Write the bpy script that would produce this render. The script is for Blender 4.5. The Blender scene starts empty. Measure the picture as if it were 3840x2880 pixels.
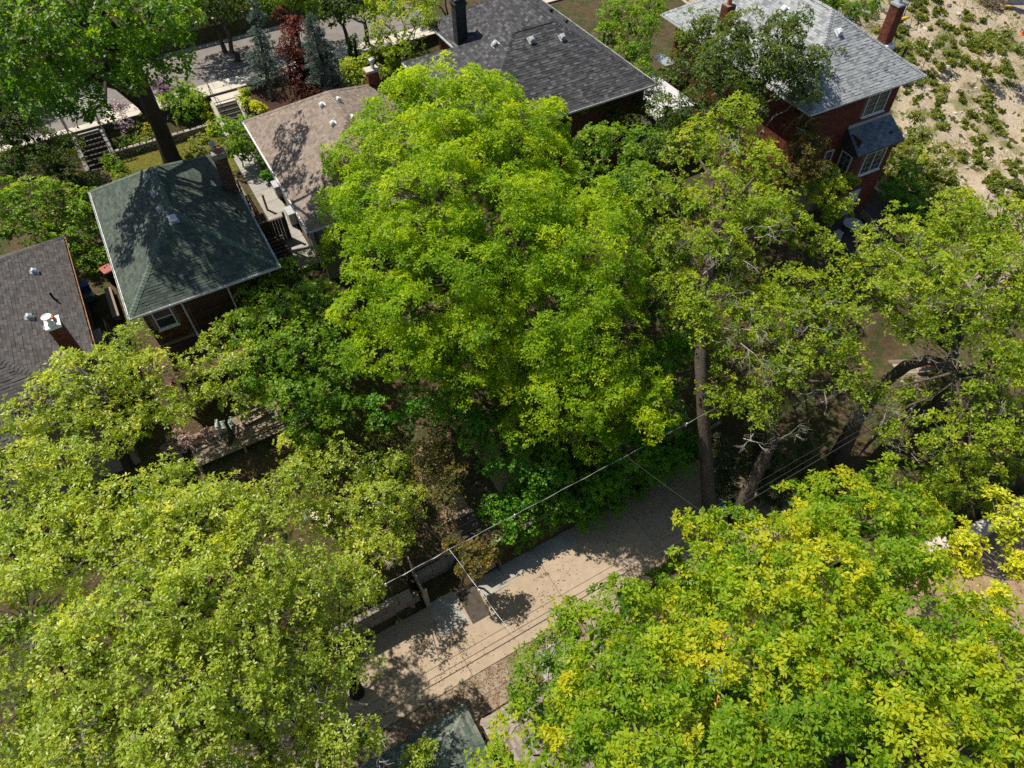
import bpy, math, random
import numpy as np
from mathutils import Vector, Matrix
S = bpy.context.scene
COL = S.collection
R = math.radians
random.seed(7)
# ---------------------------------------------------------------- camera
H = 34.0                                   # metres above the lane
F = 2665.0                                 # focal length in photo pixels (3840 wide)
dep, roll = R(51.0), R(-1.3)
fw = np.array([0, math.cos(dep), -math.sin(dep)])
up0 = np.array([0, math.sin(dep), math.cos(dep)])
rt0 = np.array([1.0, 0, 0])
rt = rt0 * math.cos(roll) + up0 * math.sin(roll)
up = -rt0 * math.sin(roll) + up0 * math.cos(roll)
cd = bpy.data.cameras.new('camera')
cam = bpy.data.objects.new('camera', cd)
COL.objects.link(cam)
cd.sensor_width = 36.0
cd.lens = F / 3840 * 36.0
cd.clip_end = 500
cam.matrix_world = Matrix(((rt[0], up[0], -fw[0], 0), (rt[1], up[1], -fw[1], 0), (rt[2], up[2], -fw[2], H), (0, 0, 0, 1)))
S.camera = cam
# ---------------------------------------------------------------- sky, sun, exposure
AZ, EL = math.atan2(-0.83, 0.56), R(58)    # sun stands behind the houses, a little to the left
sdir = Vector((math.sin(AZ) * math.cos(EL), math.cos(AZ) * math.cos(EL), math.sin(EL)))
wd = bpy.data.worlds.new('World'); S.world = wd; wd.use_nodes = True
nt = wd.node_tree
sky = nt.nodes.new('ShaderNodeTexSky'); sky.sky_type = 'NISHITA'; sky.sun_disc = False
sky.sun_elevation = EL; sky.sun_rotation = AZ % (2 * math.pi)
bg = nt.nodes['Background']; bg.inputs['Strength'].default_value = 0.075
nt.links.new(sky.outputs[0], bg.inputs[0])
sl = bpy.data.lights.new('sun', 'SUN'); sl.energy = 5.0; sl.angle = R(0.5); sl.color = (1.0, 0.93, 0.80)
so = bpy.data.objects.new('sun', sl); COL.objects.link(so)
so.rotation_mode = 'QUATERNION'; so.rotation_quaternion = (-sdir).to_track_quat('-Z', 'Y'); so.location = (-20, 40, 60)
S.view_settings.view_transform = 'Standard'; S.view_settings.look = 'None'
S.view_settings.exposure = 0.45; S.view_settings.gamma = 1.0; S.view_settings.use_curve_mapping = False
S.render.engine = 'CYCLES'
S.cycles.max_bounces = 7; S.cycles.diffuse_bounces = 3; S.cycles.glossy_bounces = 2; S.cycles.transmission_bounces = 4
S.cycles.caustics_reflective = False; S.cycles.caustics_refractive = False
S.cycles.use_denoising = False
S.cycles.sample_clamp_indirect = 4.0
# ---------------------------------------------------------------- surveying: photo point at height z -> place; street axes u (along), v (away)
YAW = R(29.0)
UA = np.array([math.cos(YAW), math.sin(YAW)]); VA = np.array([-math.sin(YAW), math.cos(YAW)])
def P(px, py, z):
    r = fw + (px - 1920) / F * rt + (1440 - py) / F * up
    t = (z - H) / r[2]
    return np.array([r[0] * t, r[1] * t, z])
def pix(p):
    d = np.array([p[0], p[1], p[2] - H]); w = d @ fw
    return 1920 + F * (d @ rt) / w, 1440 - F * (d @ up) / w
def X(u, v, z=0.0):
    q = u * UA + v * VA
    return np.array([q[0], q[1], z])
def UV(p):
    return float(p[0] * UA[0] + p[1] * UA[1]), float(p[0] * VA[0] + p[1] * VA[1])
# ---------------------------------------------------------------- materials
def ramp(nt, fac, stops):
    n = nt.nodes.new('ShaderNodeValToRGB'); e = n.color_ramp.elements
    while len(e) < len(stops): e.new(0.5)
    for k, (p, c) in enumerate(stops):
        e[k].position = p; e[k].color = (*c, 1)
    nt.links.new(fac, n.inputs[0])
    return n.outputs[0]
def noise(nt, scale, detail=4, rough=0.6, coord='Object'):
    t = nt.nodes.new('ShaderNodeTexCoord'); n = nt.nodes.new('ShaderNodeTexNoise')
    n.inputs['Scale'].default_value = scale; n.inputs['Detail'].default_value = detail; n.inputs['Roughness'].default_value = rough
    nt.links.new(t.outputs[coord], n.inputs['Vector'])
    return n.outputs['Fac']
MATS = {}
def M(name, stops, rough=0.8, scale=6.0, bump=0.0, bscale=40.0, spec=0.3, attr=None, metal=0.0, grain=0.0, gscale=60.0):
    """stops: colours along noise, or along the pieces' own 'tint' when attr is given"""
    if name in MATS: return MATS[name]
    m = bpy.data.materials.new(name); m.use_nodes = True; t = m.node_tree; b = t.nodes['Principled BSDF']
    b.inputs['Roughness'].default_value = rough; b.inputs['Specular IOR Level'].default_value = spec; b.inputs['Metallic'].default_value = metal
    if attr:
        a = t.nodes.new('ShaderNodeAttribute'); a.attribute_name = attr; fac = a.outputs['Fac']
        c = ramp(t, fac, stops)
    else:
        if len(stops) == 1: stops = [(0, stops[0][1]), (1, stops[0][1])]
        c = ramp(t, noise(t, scale), stops)
    if grain:
        mx = t.nodes.new('ShaderNodeMix'); mx.data_type = 'RGBA'; mx.blend_type = 'MULTIPLY'; mx.inputs[0].default_value = 1.0
        g = ramp(t, noise(t, gscale, 5, 0.7), [(0.3, (1 - grain,) * 3), (0.7, (1 + grain * 0.5,) * 3)])
        t.links.new(c, mx.inputs[6]); t.links.new(g, mx.inputs[7]); c = mx.outputs[2]
    t.links.new(c, b.inputs['Base Color'])
    if bump:
        bn = t.nodes.new('ShaderNodeBump'); bn.inputs['Strength'].default_value = bump; bn.inputs['Distance'].default_value = 0.02
        t.links.new(noise(t, bscale, 6, 0.7), bn.inputs['Height']); t.links.new(bn.outputs[0], b.inputs['Normal'])
    MATS[name] = m
    return m
def leafmat(name, stops, trans=1.0, tcol=(1.5, 1.35, 0.35), rough=0.5, spec=0.35):
    m = bpy.data.materials.new(name); m.use_nodes = True; t = m.node_tree; b = t.nodes['Principled BSDF']; out = t.nodes['Material Output']
    a = t.nodes.new('ShaderNodeAttribute'); a.attribute_name = 'tint'
    c = ramp(t, a.outputs['Fac'], stops)
    b.inputs['Roughness'].default_value = rough; b.inputs['Specular IOR Level'].default_value = spec
    t.links.new(c, b.inputs['Base Color'])
    tr = t.nodes.new('ShaderNodeBsdfTranslucent')
    mx = t.nodes.new('ShaderNodeMix'); mx.data_type = 'RGBA'; mx.blend_type = 'MULTIPLY'; mx.inputs[0].default_value = 1.0
    mx.inputs[7].default_value = (*[k * trans for k in tcol], 1)
    t.links.new(c, mx.inputs[6]); t.links.new(mx.outputs[2], tr.inputs['Color'])
    ad = t.nodes.new('ShaderNodeAddShader')
    t.links.new(b.outputs[0], ad.inputs[0]); t.links.new(tr.outputs[0], ad.inputs[1]); t.links.new(ad.outputs[0], out.inputs['Surface'])
    return m
# ---------------------------------------------------------------- mesh helpers
class MB:
    def __init__(s): s.v = []; s.f = []; s.t = []
    def add(s, vs, fs, tint=0.5):
        o = len(s.v); s.v += [tuple(map(float, p)) for p in vs]; s.f += [tuple(i + o for i in f) for f in fs]; s.t += [tint] * len(vs)
    def box(s, c, d, rz=0.0, tint=0.5, ax=None):
        """box with centre c and size d; ax = (x,y,z) axes or a turn rz about z"""
        c = np.array(c, float)
        if ax is None:
            ax = (np.array([math.cos(rz), math.sin(rz), 0]), np.array([-math.sin(rz), math.cos(rz), 0]), np.array([0, 0, 1.0]))
        vs = [c + ax[0] * d[0] / 2 * i + ax[1] * d[1] / 2 * j + ax[2] * d[2] / 2 * k for k in (-1, 1) for j in (-1, 1) for i in (-1, 1)]
        s.add(vs, [(0, 2, 3, 1), (4, 5, 7, 6), (0, 1, 5, 4), (1, 3, 7, 5), (3, 2, 6, 7), (2, 0, 4, 6)], tint)
    def bar(s, a, b, w, h, tint=0.5):
        """rectangular bar from a to b"""
        a = np.array(a, float); b = np.array(b, float); d = b - a; L = np.linalg.norm(d); x = d / L
        z = np.array([0, 0, 1.0]); y = np.cross(z, x)
        if np.linalg.norm(y) < 1e-3: y = np.array([0, 1.0, 0])
        y /= np.linalg.norm(y); z = np.cross(x, y)
        s.box((a + b) / 2, (L, w, h), tint=tint, ax=(x, y, z))
    def tube(s, pts, rad, n=8, tint=0.5, cap=True, wob=0.0):
        pts = [np.array(p, float) for p in pts]
        if not hasattr(rad, '__len__'): rad = [rad] * len(pts)
        o = len(s.v); prev = None; vs = []
        for i, p in enumerate(pts):
            d = pts[min(i + 1, len(pts) - 1)] - pts[max(i - 1, 0)]; d = d / (np.linalg.norm(d) + 1e-9)
            if prev is None:
                h = np.array([1.0, 0, 0]) if abs(d[0]) < 0.8 else np.array([0, 1.0, 0])
            else: h = prev
            a = h - d * (h @ d); a /= np.linalg.norm(a) + 1e-9; b = np.cross(d, a); prev = a
            for k in range(n):
                q = 2 * math.pi * k / n; r = rad[i] * (1 + (random.uniform(-wob, wob) if wob else 0))
                vs.append(p + (a * math.cos(q) + b * math.sin(q)) * r)
        fs = [(i * n + k, i * n + (k + 1) % n, (i + 1) * n + (k + 1) % n, (i + 1) * n + k) for i in range(len(pts) - 1) for k in range(n)]
        if cap: fs += [tuple(range(n - 1, -1, -1)), tuple((len(pts) - 1) * n + k for k in range(n))]
        s.add(vs, fs, tint)
    def lathe(s, c, prof, n=16, tint=0.5):
        """profile [(r, z)] turned about the vertical through c"""
        vs = [(c[0] + r * math.cos(2 * math.pi * k / n), c[1] + r * math.sin(2 * math.pi * k / n), c[2] + z) for r, z in prof for k in range(n)]
        fs = [(i * n + k, i * n + (k + 1) % n, (i + 1) * n + (k + 1) % n, (i + 1) * n + k) for i in range(len(prof) - 1) for k in range(n)]
        fs += [tuple(range(n - 1, -1, -1)), tuple((len(prof) - 1) * n + k for k in range(n))]
        s.add(vs, fs, tint)
    def mesh(s, name, mat, smooth=False):
        me = bpy.data.meshes.new(name); me.from_pydata(s.v, [], s.f); me.materials.append(mat)
        at = me.attributes.new('tint', 'FLOAT', 'POINT'); at.data.foreach_set('value', np.array(s.t, dtype=np.float32))
        if smooth: me.polygons.foreach_set('use_smooth', [True] * len(me.polygons))
        me.update(); return me
def link(name, me, parent=None, kind=None, label=None, basis=None):
    o = bpy.data.objects.new(name, me); COL.objects.link(o)
    if parent is not None: o.parent = parent
    if basis is not None: o.matrix_basis = basis
    if kind: o['kind'] = kind
    if label: o['label'] = label
    return o
def part(name, mb, mat, parent, smooth=False, **k): return link(name, mb.mesh(name, mat, smooth), parent, **k)
def tag(o, label, cat, group=None):
    o['label'] = label; o['category'] = cat
    if group: o['group'] = group
    return o
def thing(name, label, cat, loc=(0, 0, 0), rz=0.0, group=None):
    o = bpy.data.objects.new(name, None); COL.objects.link(o); o.empty_display_size = 0.2
    o.location = tuple(map(float, loc)); o.rotation_euler = (0, 0, rz)
    return tag(o, label, cat, group)
def single(name, mb, mat, label, cat, group=None, smooth=False): return tag(link(name, mb.mesh(name, mat, smooth)), label, cat, group)
def struct(name, mb, mat, parent=None, smooth=False):
    o = link(name, mb.mesh(name, mat, smooth), parent)
    if parent is None: o['kind'] = 'structure'
    return o
def quads_np(name, verts, tris_per, tints, mat):
    """fast mesh: verts (n,4,3) leaves folded along the midrib -> two triangles each"""
    n = len(verts); me = bpy.data.meshes.new(name)
    me.vertices.add(n * 4); me.vertices.foreach_set('co', verts.reshape(-1).astype(np.float32))
    idx = np.arange(n)[:, None] * 4 + np.array([0, 1, 2, 0, 2, 3])[None, :]
    me.loops.add(n * 6); me.loops.foreach_set('vertex_index', idx.reshape(-1).astype(np.int32))
    me.polygons.add(n * 2); me.polygons.foreach_set('loop_start', np.arange(0, n * 6, 3, dtype=np.int32)); me.polygons.foreach_set('loop_total', np.full(n * 2, 3, dtype=np.int32))
    at = me.attributes.new('tint', 'FLOAT', 'POINT'); at.data.foreach_set('value', np.repeat(tints, 4).astype(np.float32))
    me.materials.append(mat); me.update(calc_edges=True)
    return me
# ---------------------------------------------------------------- terrain
def lerp(pts, x): return np.interp(x, [p[0] for p in pts], [p[1] for p in pts])
PROF_W = [(-40, -1.2), (2, -0.15), (9.2, -0.05), (14.05, -0.05), (14.45, 2.1), (17, 2.7), (22, 3.8), (28, 5.4), (30, 6.2), (41, 6.5), (50.1, 6.6), (50.4, 6.75), (52.3, 7.75), (52.6, 8.0), (59.8, 8.0), (60.1, 9.6), (66, 11.5), (90, 18)]
PROF_E = [(-40, -1.5), (2.5, -0.1), (3.3, 0.0), (3.9, 1.3), (9, 0.3), (14, 0.3), (16, 1.2), (20, 2.6), (24, 3.0), (31, 4.6), (38, 6.6), (48, 7.8), (62, 8.6), (90, 12)]
def hz(x, y):
    u = x * UA[0] + y * UA[1]; v = x * VA[0] + y * VA[1]
    w = np.clip((u - 21) / 8.0, 0, 1); w = w * w * (3 - 2 * w)
    a = lerp(PROF_W, v); b = lerp(PROF_E, v)
    z = a * (1 - w) + b * w
    niche = (u > 2.75) & (u < 5.45) & (v > 13) & (v < 15.25)
    z = np.where(niche, -0.05, z)
    lot = np.clip((u - 42) / 3.0, 0, 1)
    z = z + lot * (0.10 * np.sin(u * 1.3 + np.cos(v * .9)) * np.cos(v * 0.8) + 0.05 * np.sin(u * 3.1 + v * 2.3))
    return z
def hzs(x, y): return float(hz(np.array(x), np.array(y)))
def onground(u, v): p = X(u, v); return np.array([p[0], p[1], hzs(p[0], p[1])])
def sheet(name, u0, u1, v0, v1, du, dv, zf, mat, kind='structure'):
    us = np.arange(u0, u1 + du / 2, du); vs = np.arange(v0, v1 + dv / 2, dv)
    U, V = np.meshgrid(us, vs); Xx = U * UA[0] + V * VA[0]; Yy = U * UA[1] + V * VA[1]; Z = zf(Xx, Yy, U, V)
    co = np.stack([Xx, Yy, Z], -1).reshape(-1, 3); nx, ny = len(us), len(vs)
    i = np.arange(nx - 1)[None, :] + np.arange(ny - 1)[:, None] * nx
    q = np.stack([i, i + 1, i + 1 + nx, i + nx], -1).reshape(-1, 4)
    me = bpy.data.meshes.new(name); me.from_pydata(co.tolist(), [], q.tolist()); me.materials.append(mat)
    me.polygons.foreach_set('use_smooth', [True] * len(me.polygons)); me.update()
    o = link(name, me)
    if kind: o['kind'] = kind
    return o
mt_ground = M('soil_and_moss', [(0.25, (0.05, 0.036, 0.022)), (0.45, (0.10, 0.072, 0.042)), (0.58, (0.045, 0.06, 0.018)), (0.75, (0.14, 0.10, 0.06))], 0.95, 0.9, 0.6, 18, 0.1, grain=0.5, gscale=9)
mt_lot = M('sandy_soil', [(0.30, (0.13, 0.15, 0.05)), (0.40, (0.24, 0.215, 0.12)), (0.47, (0.37, 0.30, 0.21)), (0.62, (0.45, 0.37, 0.28)), (0.78, (0.27, 0.235, 0.15))], 0.95, 0.45, 0.7, 7, 0.1, grain=0.35, gscale=6)
mt_dirt = M('bare_dirt', [(0.3, (0.24, 0.16, 0.10)), (0.7, (0.36, 0.26, 0.165))], 0.95, 1.2, 0.6, 14, 0.1, grain=0.35, gscale=8)
mt_conc = M('old_concrete', [(0.25, (0.31, 0.25, 0.185)), (0.5, (0.42, 0.34, 0.255)), (0.75, (0.48, 0.395, 0.30))], 0.9, 0.9, 0.25, 50, 0.2, grain=0.22, gscale=14)
mt_conc2 = M('grey_concrete', [(0.3, (0.26, 0.25, 0.23)), (0.7, (0.36, 0.345, 0.315))], 0.9, 1.5, 0.25, 50, 0.2, grain=0.25, gscale=14)
mt_walk = M('pale_concrete', [(0.3, (0.42, 0.38, 0.32)), (0.7, (0.54, 0.49, 0.42))], 0.9, 1.5, 0.2, 50, 0.2, grain=0.15, gscale=14)
mt_asph = M('worn_asphalt', [(0.3, (0.15, 0.135, 0.125)), (0.7, (0.21, 0.19, 0.175))], 0.9, 1.0, 0.3, 80, 0.2, grain=0.2, gscale=20)
mt_gravel = M('gravel_and_litter', [(0.3, (0.17, 0.12, 0.08)), (0.5, (0.28, 0.22, 0.16)), (0.7, (0.34, 0.29, 0.24))], 0.95, 1.6, 0.8, 30, 0.1, grain=0.45, gscale=16)
mt_dark = M('damp_asphalt_and_riser_shade', [(0.3, (0.045, 0.038, 0.03)), (0.7, (0.085, 0.07, 0.055))], 0.85, 4, 0.5, 40, 0.3, grain=0.4)
sheet('ground', -44, 82, -36, 96, 0.9, 0.4, lambda x, y, u, v: hz(x, y), mt_ground)
sheet('sandy_lot', 43.3, 80, 14.5, 62, 0.4, 0.4, lambda x, y, u, v: hz(x, y) + 0.03, mt_lot)
sheet('dirt_path', 22.5, 36, -3, 3.1, 0.4, 0.3, lambda x, y, u, v: hz(x, y) + 0.035, mt_dirt)
# ---------------------------------------------------------------- lane, road, sidewalk (slabs are parts)
def uvbox(mb, u0, u1, v0, v1, z0, z1, tint=0.5):
    c = X((u0 + u1) / 2, (v0 + v1) / 2, (z0 + z1) / 2); mb.box(c, (u1 - u0, v1 - v0, z1 - z0), YAW, tint)
b = MB(); uvbox(b, -30, 21, 9.95, 14.02, -0.30, -0.035); lane = struct('lane', b, mt_dark)
js = [-30, -24.8, -19.2, -13.6, -8.1, -2.5, 3.1, 8.7, 14.35, 17.2, 21]
mt_slab = M('lane_concrete', [(0.0, (0.27, 0.212, 0.155)), (1.0, (0.41, 0.32, 0.235))], 0.9, bump=0.06, bscale=40, spec=0.2, attr='tint', grain=0.16, gscale=2.2)
for a, c in zip(js[:-1], js[1:]):
    b = MB(); uvbox(b, a + 0.012, c - 0.012, 9.97, 14.0, -0.15, 0.0, random.uniform(0.45, 0.75)); part('slab', b, mt_slab, lane)
b = MB()
for u0, u1, v0, v1 in ((6.75, 8.72, 13.15, 14.35), (8.76, 11.0, 13.1, 14.3), (5.4, 6.7, 12.95, 14.3)):
    b2 = MB(); uvbox(b2, u0, u1, v0, v1, -0.1, 0.02); part('slab', b2, mt_conc2, lane, label='grey newer concrete apron slab')
b2 = MB(); uvbox(b2, 2.7, 4.15, 12.3, 14.1, -0.1, 0.012); part('slab', b2, mt_conc2, lane, label='grey concrete apron slab in front of the parking niche')
b2 = MB(); uvbox(b2, 4.25, 5.25, 12.1, 13.85, -0.1, 0.014); part('patch', b2, mt_dark, lane, label='dark rectangular asphalt patch in the concrete')
b = MB(); uvbox(b, -30, 22, 8.2, 9.94, -0.3, -0.02); struct('gravel_verge', b, mt_gravel)
b = MB(); uvbox(b, -60, 62, 52.62, 59.5, 7.6, 8.06); road = struct('road', b, mt_asph)
b = MB()
for v in (54.9, 57.6): uvbox(b, -60, 62, v, v + 0.035, 8.06, 8.066)
part('tar_seam', b, mt_dark, road)
b = MB(); uvbox(b, -60, 62, 59.3, 59.75, 7.6, 8.2); struct('kerb', b, mt_conc2)
b = MB(); uvbox(b, -60, 62, 51.9, 52.6, 7.5, 8.09); walk = struct('sidewalk', b, mt_dark)
for u in np.arange(-40, 40, 1.5):
    b = MB(); uvbox(b, u + 0.012, u + 1.488, 51.92, 52.58, 7.9, 8.16, random.random()); part('slab', b, mt_walk, walk)
for u in np.arange(-2, 22, 1.5):
    b = MB(); uvbox(b, u + 0.012, u + 1.488, 52.6, 53.55, 7.9, 8.165, random.random()); part('slab', b, mt_walk, walk)
# scattered litter on the lane
def litter(name, n, fu, fv, zz, size, mat, seed, clump=True):
    rg = np.random.default_rng(seed)
    u = rg.uniform(*fu, n); v = rg.uniform(*fv, n)
    if clump:
        k = 60; cu = rg.uniform(*fu, k); cv = rg.uniform(*fv, k); s = rg.uniform(0.08, 0.5, k); m = rg.random(n) < 0.75; w = rg.integers(0, k, n)
        u = np.where(m, cu[w] + rg.normal(0, 1, n) * s[w] * 1.6, u); v = np.where(m, cv[w] + rg.normal(0, 1, n) * s[w] * 0.6, v)
    p = u[:, None] * UA + v[:, None] * VA
    z = np.full(n, zz) if np.isscalar(zz) else zz(p[:, 0], p[:, 1])
    c = np.stack([p[:, 0], p[:, 1], z + rg.uniform(0.004, 0.02, n)], -1)
    an = rg.uniform(0, 6.28, n); L = rg.uniform(*size, n); W = L * rg.uniform(0.3, 0.7, n)
    d = np.stack([np.cos(an), np.sin(an), rg.normal(0, 0.15, n)], -1) * L[:, None] / 2; s_ = np.stack([-np.sin(an), np.cos(an), rg.normal(0, 0.3, n)], -1) * W[:, None] / 2
    ve = np.stack([c - d, c - s_, c + d, c + s_], 1); ve[..., 2] += 0.01
    return link(name, quads_np(name, ve, 2, rg.random(n), mat), kind='stuff')
mt_litter = M('dry_litter', [(0, (0.10, 0.055, 0.025)), (1, (0.24, 0.16, 0.08))], 0.9, attr='tint')
o = litter('leaf_litter', 2600, (-9, 18), (9.9, 14.0), 0.0, (0.03, 0.09), mt_litter, 3); o['label'] = 'brown catkins and dry leaves scattered on the concrete lane'
o = litter('leaf_litter', 4500, (-9, 9), (8.2, 10.0), -0.02, (0.04, 0.11), mt_litter, 4, False); o['label'] = 'brown litter along the lane verge'
o = litter('leaf_litter', 16000, (-8, 34), (14.3, 29), lambda x, y: hz(x, y), (0.06, 0.16), mt_litter, 5, False); o['label'] = 'dry leaves under the yard trees'
# ---------------------------------------------------------------- roofs, bricks, houses
def clip(poly, axis, val, keep_less):
    out = []
    for i in range(len(poly)):
        a = poly[i]; c = poly[(i + 1) % len(poly)]
        ia = (a[axis] <= val) == keep_less; ic = (c[axis] <= val) == keep_less
        if ia: out.append(a)
        if ia != ic and abs(c[axis] - a[axis]) > 1e-9:
            t = (val - a[axis]) / (c[axis] - a[axis]); out.append((a[0] + (c[0] - a[0]) * t, a[1] + (c[1] - a[1]) * t))
    return out
def frame_of(root):
    a = root.rotation_euler[2]; o = np.array(root.location)
    ax = np.array([math.cos(a), math.sin(a), 0]); ay = np.array([-math.sin(a), math.cos(a), 0])
    return o, ax, ay
def to_world(root, p): o, ax, ay = frame_of(root); return o + ax * p[0] + ay * p[1] + np.array([0, 0, p[2]])
def to_local(root, w): o, ax, ay = frame_of(root); d = np.array(w) - o; return np.array([d @ ax, d @ ay, d[2]])
def in_view(w, hid):
    x, y = pix(w)
    if not (-30 < x < 3870 and -30 < y < 2910): return False
    return not any(x0 < x < x1 and y0 < y < y1 for x0, y0, x1, y1 in hid)
def lay(root, roof, name, planes, mat, n_parts=300, expo=0.16, wid=(0.2, 0.27, 0.34), hid=(), thick=0.014, seed=1, caps=None, capmat=None):
    """cover roof planes (local polygons, first edge = eave) with single shingles"""
    rg = random.Random(seed); whole = []; field = MB(); variants = {}
    for poly in planes:
        p = [np.array(q, float) for q in poly]; s = p[1] - p[0]; s /= np.linalg.norm(s)
        n = np.cross(p[1] - p[0], p[2] - p[0]); n /= np.linalg.norm(n); t = np.cross(n, s); o = p[0]
        P2 = [((q - o) @ s, (q - o) @ t) for q in p]; tmax = max(q[1] for q in P2)
        t0 = -0.02; row = 0
        while t0 < tmax:
            top = t0 + expo * 1.25; strip = clip(clip(P2 if row else [(a, c - 0.03 if c < 0.01 else c) for a, c in P2], 1, t0, False), 1, top, True)
            if len(strip) > 2:
                lo = min(q[0] for q in strip); hi = max(q[0] for q in strip); x = lo - rg.uniform(0, 0.3)
                while x < hi:
                    w = rg.choice(wid); tint = rg.random(); tk = thick * rg.choice((0.8, 1.0, 1.0, 1.7)); g = rg.uniform(-0.006, 0.006)
                    cell = clip(clip(strip, 0, x + 0.004, False), 0, x + w - 0.004, True)
                    if len(cell) > 2:
                        full = len(cell) == 4 and abs(min(q[0] for q in cell) - x - 0.004) < 1e-6 and abs(max(q[0] for q in cell) - x - w + 0.004) < 1e-6 and \
                            sum(1 for q in cell if abs(q[1] - top) < 1e-6) == 2 and sum(1 for q in cell if abs(q[1] - t0) < 1e-6) == 2
                        h = lambda q: tk * (1.35 - 1.0 * (q[1] - t0) / (top - t0)) + 0.004
                        ctr = o + s * (x + w / 2) + t * (t0 + expo / 2)
                        if full and in_view(to_world(root, ctr), hid):
                            whole.append((np.linalg.norm(to_world(root, ctr) - np.array([0, 0, H])), ctr, s, t, n, w, tk, tint, [o + s * q[0] + t * q[1] + n * h(q) for q in cell] + [o + s * q[0] + t * q[1] for q in cell]))
                        else:
                            k = len(cell); vs = [o + s * q[0] + t * (q[1] + (g if q[1] - t0 < 0.01 else 0)) + n * h(q) for q in cell] + [o + s * q[0] + t * q[1] for q in cell]
                            field.add(vs, [tuple(range(k))] + [(j, k + j, k + (j + 1) % k, (j + 1) % k) for j in range(k)], tint)
                    x += w
            t0 += expo; row += 1
    whole.sort(key=lambda q: q[0])
    for i, (d, ctr, s, t, n, w, tk, tint, vs) in enumerate(whole):
        if i < n_parts:
            key = (w, int(tint * 5), round(tk, 4))
            if key not in variants:
                m = MB(); e = expo; hw = w / 2 - 0.004
                m.add([(-hw, -e / 2, tk * 1.35), (hw, -e / 2, tk * 1.35), (hw, e * .75, tk * .35), (-hw, e * .75, tk * .35), (-hw, -e / 2, 0), (hw, -e / 2, 0), (hw, e * .75, 0), (-hw, e * .75, 0)],
                      [(0, 1, 2, 3), (0, 4, 5, 1), (1, 5, 6, 2), (2, 6, 7, 3), (3, 7, 4, 0)], int(tint * 5) / 5 + 0.1)
                variants[key] = m.mesh(name, mat)
            c2 = ctr + t * (-0.0 ) + n * 0.004
            B = Matrix(((s[0], t[0], n[0], c2[0]), (s[1], t[1], n[1], c2[1]), (s[2], t[2], n[2], c2[2]), (0, 0, 0, 1)))
            link(name, variants[key], roof, basis=B)
        else:
            k = 4; field.add(vs, [tuple(range(k))] + [(j, k + j, k + (j + 1) % k, (j + 1) % k) for j in range(k)], tint)
    if field.v: part('shingle_field', field, mat, roof, kind='stuff')
    for a, c in caps or ():
        a = np.array(a, float); c = np.array(c, float); L = np.linalg.norm(c - a); m = max(2, int(L / 0.17)); d = (c - a) / L
        sd = np.cross(d, [0, 0, 1.0]); sd /= np.linalg.norm(sd); upv = np.cross(sd, d)
        for j in range(m):
            q0 = a + d * (L * j / m); q1 = a + d * (L * (j + 1.25) / m) if j < m - 1 else c
            b = MB(); W_ = 0.15; dr = 0.07
            vs = []
            for q, hh in ((q0, 0.055), (q1, 0.03)):
                vs += [q - sd * W_ - upv * dr + upv * hh, q + upv * hh, q + sd * W_ - upv * dr + upv * hh]
            vs += [vs[0] - upv * 0.03, vs[1] - upv * 0.03, vs[2] - upv * 0.03]
            b.add(vs, [(0, 1, 4, 3), (1, 2, 5, 4), (0, 6, 7, 1), (1, 7, 8, 2)], rg.random()); part('ridge_cap', b, capmat or mat, roof)
def brick_face(root, parent, org, xd, width, z0, z1, mat, holes=(), n_parts=300, hid=(), seed=2, bw=0.215, bh=0.075, proud=0.014, out=None):
    """running-bond bricks on a vertical face; org local (x,y), xd unit direction, outward = xd turned right"""
    rg = random.Random(seed); nrm = np.array([xd[1], -xd[0], 0.0]); xd3 = np.array([xd[0], xd[1], 0.0]); zz = np.array([0, 0, 1.0]); o = np.array([org[0], org[1], 0.0])
    full = []; rest = MB(); row = 0; z = z0; mesh = {}
    while z + bh <= z1 + 0.02:
        x = -bw / 2 if row % 2 else 0.0
        while x < width:
            a = max(x, 0); c = min(x + bw - 0.012, width)
            if c - a > 0.04 and not any(a < h[1] and c > h[0] and z < h[3] and z + bh > h[2] for h in holes):
                ctr = o + xd3 * (a + c) / 2 + zz * (z + bh / 2); tint = rg.random()
                fl = abs(c - a - bw + 0.012) < 1e-6
                w = to_world(root, ctr)
                (full.append((np.linalg.norm(w - np.array([0, 0, H])), ctr, a, c, z, tint)) if fl and in_view(w, hid) else rest_add(rest, ctr, xd3, nrm, zz, c - a, bh - 0.012, proud, tint))
            x += bw
        z += bh; row += 1
    full.sort(key=lambda q: q[0])
    for i, (d, ctr, a, c, z, tint) in enumerate(full):
        if i < n_parts:
            k = int(tint * 6)
            if k not in mesh:
                m = MB(); rest_add(m, np.zeros(3), np.array([1.0, 0, 0]), np.array([0, -1.0, 0]), zz, c - a, bh - 0.012, proud, k / 6 + 0.08); mesh[k] = m.mesh('brick', mat)
            link('brick', mesh[k], parent, basis=Matrix(((xd[0], -nrm[0], 0, ctr[0]), (xd[1], -nrm[1], 0, ctr[1]), (0, 0, 1, ctr[2]), (0, 0, 0, 1))))
        else: rest_add(rest, ctr, xd3, nrm, zz, c - a, bh - 0.012, proud, tint)
    if rest.v: part('brick_field', rest, mat, parent, kind='stuff')
def rest_add(mb, c, x, n, z, w, h, pr, tint):
    vs = [c + x * i * w / 2 + z * k * h / 2 + n * e for e in (pr, -0.01) for i, k in ((-1, -1), (1, -1), (1, 1), (-1, 1))]
    mb.add(vs, [(0, 1, 2, 3), (0, 4, 5, 1), (1, 5, 6, 2), (2, 6, 7, 3), (3, 7, 4, 0)], tint)
mt_mortar = M('mortar', [(0.3, (0.17, 0.14, 0.12)), (0.7, (0.24, 0.20, 0.17))], 0.95, 8)
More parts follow.
